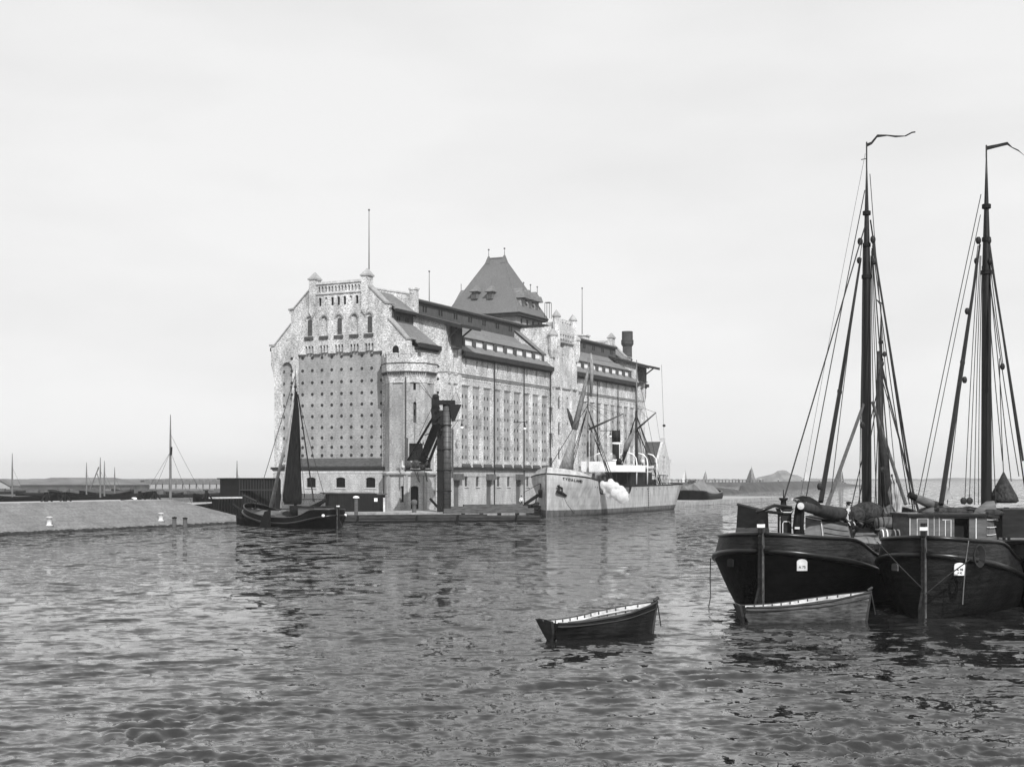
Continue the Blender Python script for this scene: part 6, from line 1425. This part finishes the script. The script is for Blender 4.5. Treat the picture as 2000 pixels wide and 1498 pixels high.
# ------------------------------------------------------------------ people
def person(px, py, Y, label, facing=0.0, shirt=None, scale=1.0, pose='stand', base_z=None, parent_cap=True, trousers=None):
    """standing figure: one skinned body mesh, clothing as children; py = row of the feet"""
    p = at(px, py, Y); T = thing('person', label, 'person', (p[0], p[1], p[2] if base_z is None else base_z))
    o0 = T.location.copy(); tf = frame(o0.x, o0.y, o0.z, facing)
    s = 1.72*scale/1.72
    J = {'pel': (0, 0, .95), 'sp': (.02, 0, 1.15), 'ch': (.03, 0, 1.36), 'nk': (.03, 0, 1.48), 'h0': (.05, 0, 1.56), 'h1': (.06, 0, 1.68)}
    E = [('pel', 'sp'), ('sp', 'ch'), ('ch', 'nk'), ('nk', 'h0'), ('h0', 'h1')]
    Rr = {'pel': .13, 'sp': .125, 'ch': .14, 'nk': .055, 'h0': .085, 'h1': .08}
    for sd_, n in ((1, 'l'), (-1, 'r')):
        sw = .10 if sd_ == 1 else -.06
        J.update({n+'hip': (0, sd_*.1, .9), n+'kn': (sw*.6+.03, sd_*.11, .48), n+'an': (sw, sd_*.11, .09), n+'to': (sw+.17, sd_*.12, .035),
                  n+'sh': (.02, sd_*.19, 1.40), n+'el': (.02+sd_*.04, sd_*.25, 1.12), n+'wr': (.16, sd_*.2, .93), n+'pm': (.2, sd_*.19, .88)})
        E += [('pel', n+'hip'), (n+'hip', n+'kn'), (n+'kn', n+'an'), (n+'an', n+'to'), ('ch', n+'sh'), (n+'sh', n+'el'), (n+'el', n+'wr'), (n+'wr', n+'pm')]
        Rr.update({n+'hip': .095, n+'kn': .062, n+'an': .042, n+'to': .035, n+'sh': .062, n+'el': .045, n+'wr': .03, n+'pm': .034})
        for f in range(5):
            a_ = -.035+.0175*f; ln2 = (.06, .085, .09, .085, .065)[f]
            J[n+'f%da' % f] = (.215, sd_*.19+a_, .86 if f else .88); J[n+'f%db' % f] = (.225+(.03 if f == 0 else .01), sd_*.19+a_*(1.1 if f else 1.6), .86-ln2*.6+(0 if f else .03))
            E += [(n+'pm', n+'f%da' % f), (n+'f%da' % f, n+'f%db' % f)]; Rr[n+'f%da' % f] = .009; Rr[n+'f%db' % f] = .008
    def sk(keys, nm, mt, grow=0.0, only=None):
        ks = [k for k in keys if only is None or k in only]; ix = {k: i for i, k in enumerate(ks)}
        me = bpy.data.meshes.new(nm); me.from_pydata([tuple(Vector(tf(*[c*s for c in J[k]]))-o0) for k in ks], [(ix[a], ix[b]) for a, b in E if a in ix and b in ix], [])
        o = bpy.data.objects.new(nm, me); COL.objects.link(o); o.parent = T; me.materials.append(mt)
        md = o.modifiers.new('skin', 'SKIN'); md.use_smooth_shade = True
        if not me.skin_vertices: me.skin_vertices.new(name='') if hasattr(me.skin_vertices, 'new') else None
        for k in ks:
            if me.skin_vertices: v = me.skin_vertices[0].data[ix[k]]; rr = (Rr[k]+grow)*s; v.radius = (rr, rr); v.use_root = (k == ks[0])
        ss = o.modifiers.new('sub', 'SUBSURF'); ss.levels = 1; ss.render_levels = 1
        return o
    def ensure(o):
        bpy.context.view_layer.objects.active = o; o.select_set(True); bpy.ops.mesh.customdata_skin_add(); o.select_set(False)
    def mk(keys, nm, mt, grow):
        ks = list(keys); ix = {k: i for i, k in enumerate(ks)}
        me = bpy.data.meshes.new(nm); me.from_pydata([tuple(Vector(tf(*[c*s for c in J[k]]))-o0) for k in ks], [(ix[a], ix[b]) for a, b in E if a in ix and b in ix], [])
        o = bpy.data.objects.new(nm, me); COL.objects.link(o); o.parent = T; me.materials.append(mt)
        md = o.modifiers.new('skin', 'SKIN'); md.use_smooth_shade = True
        if not len(me.skin_vertices): ensure(o)
        for k in ks: v = me.skin_vertices[0].data[ix[k]]; rr = (Rr[k]+grow)*s; v.radius = (rr*1.1, rr) if k in ('pel', 'sp', 'ch') else (rr, rr); v.use_root = (k == ks[0])
        ss = o.modifiers.new('sub', 'SUBSURF'); ss.levels = 1; ss.render_levels = 1
    allk = ['pel']+[k for k in J if k != 'pel']
    mk(allk, 'body', M_skin, 0)
    mk(['pel', 'sp', 'ch']+[n+k for n in 'lr' for k in ('sh', 'el', 'wr')], 'jacket', shirt or M_cloth, .018)
    mk(['pel']+[n+k for n in 'lr' for k in ('hip', 'kn', 'an')], 'trousers', trousers or M_cloth, .016)
    c = Vector(tf(.055*s, 0, 1.70*s))
    m = MB(); m.lathe(c.x, c.y, [(.098, c.z-.0), (.12, c.z+.03), (.11, c.z+.07), (.03, c.z+.085)], 12); m.sphere((c.x+.09*math.cos(facing), c.y+.09*math.sin(facing), c.z+.01), .07, 8, 4, (1, 1, .2)); m.build('cap', M_cloth, T, True)
    c = Vector(tf(.03*s, 0, 1.63*s)); m = MB(); m.sphere(tuple(c), .088, 10, 8, (1, 1, 1.0)); m.build('hair', M_hair, T, True)
    c = Vector(tf(.135*s, 0, 1.60*s)); m = MB(); m.sphere(tuple(c), .018, 6, 5, (1, 1, 1.6)); m.build('nose', M_skin, T, True)
    for s_ in (-1, 1):
        c = Vector(tf(.125*s, s_*.03, 1.625*s)); m = MB(); m.sphere(tuple(c), .012, 6, 5); m.build('eye', M_dark, T)
        c = Vector(tf(.05*s, s_*.088, 1.61*s)); m = MB(); m.sphere(tuple(c), .022, 6, 5, (.6, .5, 1.3)); m.build('ear', M_skin, T)
    c = Vector(tf(.132*s, 0, 1.565*s)); m = MB(); m.sphere(tuple(c), .02, 6, 4, (.5, 1, .3)); m.build('mouth', M_cab, T)
    return T
person(1018, 988, 178, 'man in white shirt and dark trousers standing on the quay near the steamer bow', facing=R(-70), shirt=M_shirt, base_z=.8)
person(1655.5, 1052, 54.6, 'man in dark jacket and cap standing on the left foreground barge', facing=R(-45), base_z=at(0, 979, 54.6)[2]-1.79)
person(1966, 1030, 58, 'dark clothed man at the right edge beside the hanging net bag', facing=R(-120), base_z=at(0, 990, 58)[2]-1.79)

# ------------------------------------------------------------------ left shore furniture
M_shutter2 = mat('chalky_paint', .5, .9, .3)
def white_bollard(px, py, Y, lab):
    c = at(px, py, Y); T = thing('mooring_bollard', lab, 'bollard', c, 'white bollards at the foot of the embankment')
    m = MB(); m.lathe(c[0], c[1], [(.32, c[2]-.6), (.32, c[2]+.05), (.21, c[2]+.07), (.21, c[2]+.62), (.29, c[2]+.66), (.29, c[2]+.76), (.15, c[2]+.8)], 14); m.build('post', M_shutter2, T, True)
    m = MB(); m.lathe(c[0], c[1], [(.4, c[2]-.8), (.4, c[2]-.02), (.3, c[2]+.0)], 14); m.build('base', M_bank, T)
def on_bank(px, y):   # point on the embankment slope at local y under photo column px
    x = lx(px, y); z = max(0, .35+(y-1.3)*(2.25/4.9)) if y > 1.3 else .2
    w_ = S0(x, y, 0); return w_[0], w_[1], z
for px, lab in ((96, 'white iron bollard on the embankment foot, leftmost one'), (314, 'white iron bollard on the embankment foot near the two piles')):
    x, y, z = on_bank(px, 1.9); py = HZ+(H-z)*F/y; white_bollard(px, py, y, lab)
for px, pyt, lab in ((340, 1010, 'wooden pile in the water, the left one of two'), (361, 1011, 'wooden pile in the water, the right one of two')):
    Y = wy(1033); c = at(px, 1033, Y); T = thing('timber_pile', lab, 'pile', c, 'piles off the embankment')
    m = MB(); m.tube([(c[0], c[1], -1), (c[0]+.03, c[1], at(0, pyt, Y)[2])], .22, 9, .19); m.build('post', M_cab, T); m = MB(); m.lathe(c[0]+.03, c[1], [(.24, at(0, pyt, Y)[2]-.1), (.24, at(0, pyt, Y)[2]), (.02, at(0, pyt, Y)[2]+.06)], 9); m.build('cap', M_tar, T)
def dolphin(px, i):
    y = 8.5; x = lx(px, y); w_ = S0(x, y, 2.6)
    T = thing('mooring_trestle', ('dark timber mooring trestle on the embankment path, ' + ('leftmost of five', 'second from the left', 'third, near the middle', 'fourth, left of the bare mast', 'fifth, next to the tarred shed')[i]), 'trestle', w_, 'mooring trestles on the embankment path')
    proto = None
    m = MB()
    m.tube([(w_[0], w_[1], 2.55), (w_[0], w_[1], 3.55)], .2, 8, .16); m.build('post', M_tar, T)
    for a in (0, 2.1, 4.2):
        m = MB(); m.tube([(w_[0]+.6*math.cos(a), w_[1]+.6*math.sin(a), 2.55), (w_[0], w_[1], 3.4)], .09, 5); m.build('leg', M_tar, T)
    m = MB(); m.lathe(w_[0], w_[1], [(.26, 3.5), (.26, 3.6), (.05, 3.68)], 8); m.build('cap', M_cab, T)
for i, px in enumerate((90, 127, 273, 303, 403)): dolphin(px, i)
def far_mast(px, top, base, Y, lab, big=False):
    T = thing('moored_boat', lab, 'boat', at(px, base, Y)[:2]+(.3,), 'masted boats behind the embankment')
    x, y, z1 = at(px, top, Y); m = MB(); m.tube([(x, y, .5), (x, y, .5+(z1-.5)*.7), (x, y, z1)], [.2, .14, .05], 7); m.build('mast', M_spar3, T)
    tfm = frame(x-8, y, 0, R(4)); rg, _ = hull(tfm, 17, 4, lambda u: 1.0+.7*(2*u-1)**2, zr=lambda u: 1.3+.9*(2*u-1)**2, nst=14); hull_mesh(tfm, rg, M_black, 'hull', T)
    h = z1-.5
    for dx, f_ in ((-h*.32, .62), (-h*.22, .62), (h*.22, .62), (h*.38, .8)) if big else ((h*.28, .7),): line(T, 'stay', [(x, y, .5+h*f_), (x+dx, y, 1.6)], .02)
    if big: m = MB(); m.tube([(x+.15, y-.1, z1*.68), (x+.1, y-.1, z1*.6)], .14, 6); m.build('mast_cap', M_tar, T)
far_mast(333, 810, 973, 175, 'boat with tall two part mast and stays behind the embankment path', True)
far_mast(24, 885, 955, 260, 'boat with single mast at the far left')
far_mast(169, 903, 955, 280, 'boat with thin mast, left of the close mast group')
far_mast(196, 893, 955, 250, 'boat with raking boom in the close mast group')
far_mast(204, 900, 955, 270, 'boat with dark mast just right of the raking boom')
far_mast(224, 912, 955, 300, 'boat with short thin mast right of the mast group')
far_mast(463, 900, 955, 240, 'boat with single mast beside the tarred shed')
T = bpy.data.objects['moored_boat']
m = MB(); Y = 250; m.tube([at(196, 950, Y), at(190, 925, Y)], .1, 5); m.tube([at(176, 955, Y), at(193, 912, Y)], .12, 5); m.build('boom', M_spar3, bpy.data.objects['moored_boat.003'])
# far quays, sheds
def far_shed(px0, px1, Y, zt, ze, lab, hip=True):
    T = thing('long_shed', lab, 'shed', at((px0+px1)/2, 950, Y)[:2]+(.6,), 'far sheds across the basin')
    x0, x1 = at(px0, 0, Y)[0], at(px1, 0, Y)[0]; z0 = .5
    m = MB(); m.box(x0+1, x1-1, Y+2, Y+24, z0, ze); m.build('wall', M_shedw, T)
    m = MB(); e_ = 6 if hip else 0
    m.ring_loft([[(x0-1, Y, ze-.1), (x1+1, Y, ze-.1), (x1+1, Y+26, ze-.1), (x0-1, Y+26, ze-.1)], [(x0+e_*2, Y+12, zt), (x1-e_*2, Y+12, zt), (x1-e_*2, Y+14, zt), (x0+e_*2, Y+14, zt)]]); m.build('roof', M_shed, T)
far_shed(20, 262, 520, 5.3, 2.5, 'long low shed with hipped dark roof at the far left')
far_shed(268, 480, 640, 5.0, 4.2, 'long low roof behind the row of small gables')
for i in range(15):
    px = 284+i*13.2; Y = 560; x = at(px, 0, Y)[0]
    T = thing('gabled_shed', ORD[i]+' small gabled shed from the left in the far row across the basin', 'shed', (x, Y, .5), 'row of small far gabled sheds')
    m = MB(); m.box(x-1.2, x+1.2, Y+.2, Y+20, .5, 2.7); m.build('wall', M_shedw, T)
    m = MB(); m.ring_loft([[(x-1.45, y, 2.6), (x+1.45, y, 2.6), (x, y, 4.6)] for y in (Y, Y+20)]); m.build('roof', M_shed, T)
T = thing('white_house', 'small white gabled house at the left edge of the picture', 'house', at(4, 955, 420)[:2]+(.5,))
x = at(4, 0, 420)[0]; m = MB(); m.box(x-5, x+2.5, 420, 428, .5, 2.6); m.plate([(x-5, 2.6), (x+2.5, 2.6), (x-1.2, 4.6)], [], 420, 428, lambda a, b, d: (a, d, b)); m.build('wall', M_shedw, T)
m = MB(); m.ring_loft([[(x+2.9, y, 2.4), (x-1.2, y, 4.65), (x-1.2, y, 4.8), (x+2.9, y, 2.6)] for y in (419.5, 428.5)]); m.build('roof', M_shed, T)
# clutter on the far bank: low barges and timber stacks
random.seed(21)
for i in range(16):
    px = 8+i*30+random.uniform(-8, 8); Y = random.uniform(302, 400); c = at(px, 0, Y); k_ = i % 2
    if k_ == 0:
        T = thing('flat_lighter', ORD[i//2]+' low dark lighter from the left along the far bank', 'lighter', (c[0], Y, .4), 'lighters along the far bank')
        tfm = frame(c[0]-5, Y, .3, R(random.uniform(-8, 8))); rg, _ = hull(tfm, random.uniform(10, 16), 3.6, lambda u: .8+.4*(2*u-1)**2, zb=-.1, zr=lambda u: 1.0+.5*(2*u-1)**2, nst=12); hull_mesh(tfm, rg, M_tar, 'hull', T)
        m = MB(tfm); m.box(3, 6, -1, 1, .8, 1.8); m.build('hut', M_cab, T)
    else:
        T = thing('timber_stack', ORD[i//2]+' weathered timber stack from the left on the far bank', 'timber', (c[0], Y, .5), 'timber stacks on the far bank')
        m = MB()
        for j in range(9): m.box(c[0]-4+random.uniform(-1, 1), c[0]+4+random.uniform(-1, 1), Y+j*.5, Y+j*.5+.4, .5, .8+random.uniform(.2, 1.1))
        m.build('planks', M_log if i % 4 == 1 else M_earth, T)
# old oar and a fallen spar lying on the path
T = thing('fallen_oar', 'dark oar with a white blade lying on the embankment crest', 'oar', at(252, 974, 136))
m = MB(); a = S0(lx(236, 7.5), 7.5, 2.66); b = S0(lx(262, 7.5), 7.5, 2.75); m.tube([a, b], .06, 6); m.build('shaft', M_tar, T)
m = MB(); m.sphere(b, .3, 8, 6, (1, .6, .5)); m.build('blade', M_white, T)

# ------------------------------------------------------------------ far right: spits, mole, sails, hill, horizon
def bank(name, lab, pts, zt, wd_, mt, zend=None):
    """low bank along a ground path, tapered at its ends"""
    m = MB(); rings = []; n = len(pts)
    for i, (x, y, w_, z) in enumerate(pts):
        rings.append([(x, y-w_, -.6), (x, y-w_*.75, .05), (x, y-w_*.25, z), (x, y+w_*.3, z), (x, y+w_, -.6)])
    m.ring_loft(rings); return tag(m.build(name, mt), lab, kind='structure')
g = lambda px, py: (at(px, 0, wy(py))[0], wy(py))
def gp(px, py, w_, z): x, y = g(px, py); return (x, y+w_, w_, z)
bank('near_spit', 'near low grassy spit past the covered barge', [gp(1290, 972, 10, 2.6), gp(1350, 966.5, 10, 2.4), gp(1400, 966, 9, 2.2), gp(1435, 965, 7, 1.6), gp(1452, 964, 4, .8), gp(1462, 963.5, 1.5, .1)], 2, 8, M_grass)
bank('long_mole', 'long low mole running out to the right', [gp(1446, 962.5, 2, .3), gp(1456, 962, 8, 2.4), gp(1480, 961, 16, 3.4), gp(1550, 957.5, 22, 3.6), gp(1610, 953.5, 26, 3.6), gp(1640, 951.5, 24, 3.3), gp(1665, 950, 12, 1.6), gp(1690, 949, 3, .3)], 3, 8, M_grass)
bank('back_mole', 'straight low mole behind the spits', [gp(1300, 951, 6, 2.6), gp(1400, 950.5, 6, 2.7), gp(1500, 950, 6, 2.8)], 3, 8, M_grass)
# railing on the back mole
T = thing('mole_railing', 'post and rail fence along the far mole', 'railing', at(1400, 945, 800)[:2]+(2.7,))
Yr = wy(950.5)+6
m = MB()
for k in range(26): x = at(1325+k*6.6, 0, Yr)[0]; m.box(x-.22, x+.22, Yr-.2, Yr+.2, 2.4, 4.2)
m.build('posts', M_tar, T)
m = MB(); m.box(at(1320, 0, Yr)[0], at(1492, 0, Yr)[0], Yr-.15, Yr+.15, 3.95, 4.12); m.build('handrail', M_cab, T)
for i, (px, py, Y) in enumerate(((1395, 935, 800), (1442, 936, 780), (1486, 937, 600), (1520, 937, 620), (1566, 937, 650), (1600, 937, 680), (1645, 938, 720))):
    T = thing('mole_post', ORD[i]+' short dark post from the left on the far moles', 'post', at(px, 941, Y), 'short posts along the far mole')
    m = MB(); p = at(px, py, Y); m.tube([(p[0], Y, 2.2), (p[0], Y, p[2])], .3, 6); m.build('shaft', M_cab, T)
    m = MB(); m.lathe(p[0], Y, [(.42, p[2]), (.42, p[2]+.25), (.1, p[2]+.4)], 6); m.build('cap', M_stone, T)
T = thing('shrub', 'low round shrub on the near spit', 'shrub', at(1353, 945, 430))
m = MB(); random.seed(4)
for k in range(260):
    a = at(1353, 942, 430); d = Vector((random.gauss(0, .9), random.gauss(0, .9), random.gauss(0, .45))); p = Vector(a)+d; r = .35
    m.face([tuple(p+Vector((random.uniform(-r, r), random.uniform(-r, r), random.uniform(-r, r)))) for _ in range(3)])
m.build('foliage', M_grass, T)
m = MB(); a = at(1353, 950, 430); m.tube([(a[0], 430, 1.8), (a[0], 430, 3.6)], .12, 5); m.build('stem', M_tar, T)
M_sw = mat('pale_far_sail', .6, .9, .15); M_sd = mat('dark_far_sail', .07, .9, .3); M_sm = mat('middle_far_sail', .17, .9, .3)
for px, top, Y, w0, w1, mt, lab, jib in ((1338, 917, 1000, -8, 4, M_sw, 'small sailing boat with a white sail nearest the house', M_sd), (1378, 919, 1050, -7, 5, M_sm, 'small sailing boat with grey sail, second from the left', None), (1468, 911, 900, -12, 9, M_sd, 'largest distant sailing boat with spread dark sails', M_sm), (1576, 918, 1700, -5, 4, M_sw, 'faint pale sailing boat between the hill and the rigging', None), (1643, 912, 1000, -8, 6, M_sd, 'dark tall sailed boat seen behind the barge shrouds', None)):
    x = at(px, 0, Y)[0]; T = thing('sailing_boat', lab, 'sailing boat', (x, Y, 0), 'distant sailing boats'); zt = at(0, top, Y)[2]; k = Y/F
    tfm = frame(x-9*k, Y, 0, 0); rg, _ = hull(tfm, 18*k, 4, lambda u: .9+.8*(2*u-1)**2, zb=-.5, nst=12); hull_mesh(tfm, rg, M_black, 'hull', T)
    m = MB(); m.ring_loft([[(x, y, zt-.5), (x, y, 2.0), (x+w0*k*1.0, y, 2.4), (x+w0*k*.35, y, zt*.75)] for y in (Y, Y+.3)]); m.build('mainsail', mt, T)
    m = MB(); m.ring_loft([[(x+.4, y, zt-1.0), (x+.4, y, 2.0), (x+w1*k, y, 1.8)] for y in (Y, Y+.3)]); m.build('jib', jib or mt, T)
    m = MB(); m.tube([(x, Y, .5), (x, Y, zt+.6)], .14, 6, .06); m.build('mast', M_spar3, T)
M_hill = mat('hazy_hill', .17, .95, .35, (1, 1, 1), .05, 6)
# hill and horizon land
m = MB(); rings = []
hp = [(1480, 932, 2), (1495, 929, 5), (1504, 927, 8), (1512, 924, 10), (1519, 919.5, 14), (1528, 918, 16), (1536, 919, 16), (1545, 926, 12), (1558, 928, 8), (1566, 932, 3)]
for px, py, w_ in hp:
    Y = 1600; x, _, z = at(px, py, Y); rings.append([(x, Y-w_*4, -.5), (x, Y-w_, z*.7), (x, Y, z), (x, Y+w_, z*.7), (x, Y+w_*4, -.5)])
m.ring_loft(rings); tag(m.build('hill', M_hill), 'rounded hill with scrub on the horizon', kind='structure')
m = MB(); rng = random.Random(3); rings = []
for k in range(260):
    px = 1300+k*3.4; Y = 3600; x = at(px, 0, Y)[0]; z = 3.8+rng.uniform(-1, 1.2)+3.0*math.exp(-((px-1870)/40)**2)+(3.0*rng.random() if 1470 < px < 1640 else 0)
    rings.append([(x, Y-60, -.5), (x, Y, z), (x, Y+40, z), (x, Y+90, -.5)])
m.ring_loft(rings); tag(m.build('far_shore', M_far), 'low far shore along the horizon', kind='structure')
m = MB(); rings = []
for k in range(200):
    px = -400+k*8; Y = 1700; x = at(px, 0, Y)[0]; z = 4.2+rng.uniform(-.6, .8); rings.append([(x, Y-60, -.5), (x, Y, z), (x, Y+40, z), (x, Y+90, -.5)])
m.ring_loft(rings); tag(m.build('far_shore', M_far), 'low far shore behind the sheds', kind='structure')

# ------------------------------------------------------------------ haze
HAZE = True
if HAZE:
    m = MB(); m.box(-2600, 2600, -60, 5200, -3, 60)
    hm = bpy.data.materials.new('haze_air'); hm.use_nodes = True; t = hm.node_tree; t.nodes.clear()
    o_ = t.nodes.new('ShaderNodeOutputMaterial'); v = t.nodes.new('ShaderNodeVolumePrincipled'); v.inputs['Color'].default_value = (.95, .95, .95, 1); v.inputs['Density'].default_value = .00018; v.inputs['Anisotropy'].default_value = .2
    t.links.new(v.outputs[0], o_.inputs['Volume'])
    hz = m.build('haze', hm); tag(hz, 'pale haze over the water', 'haze', kind='stuff')
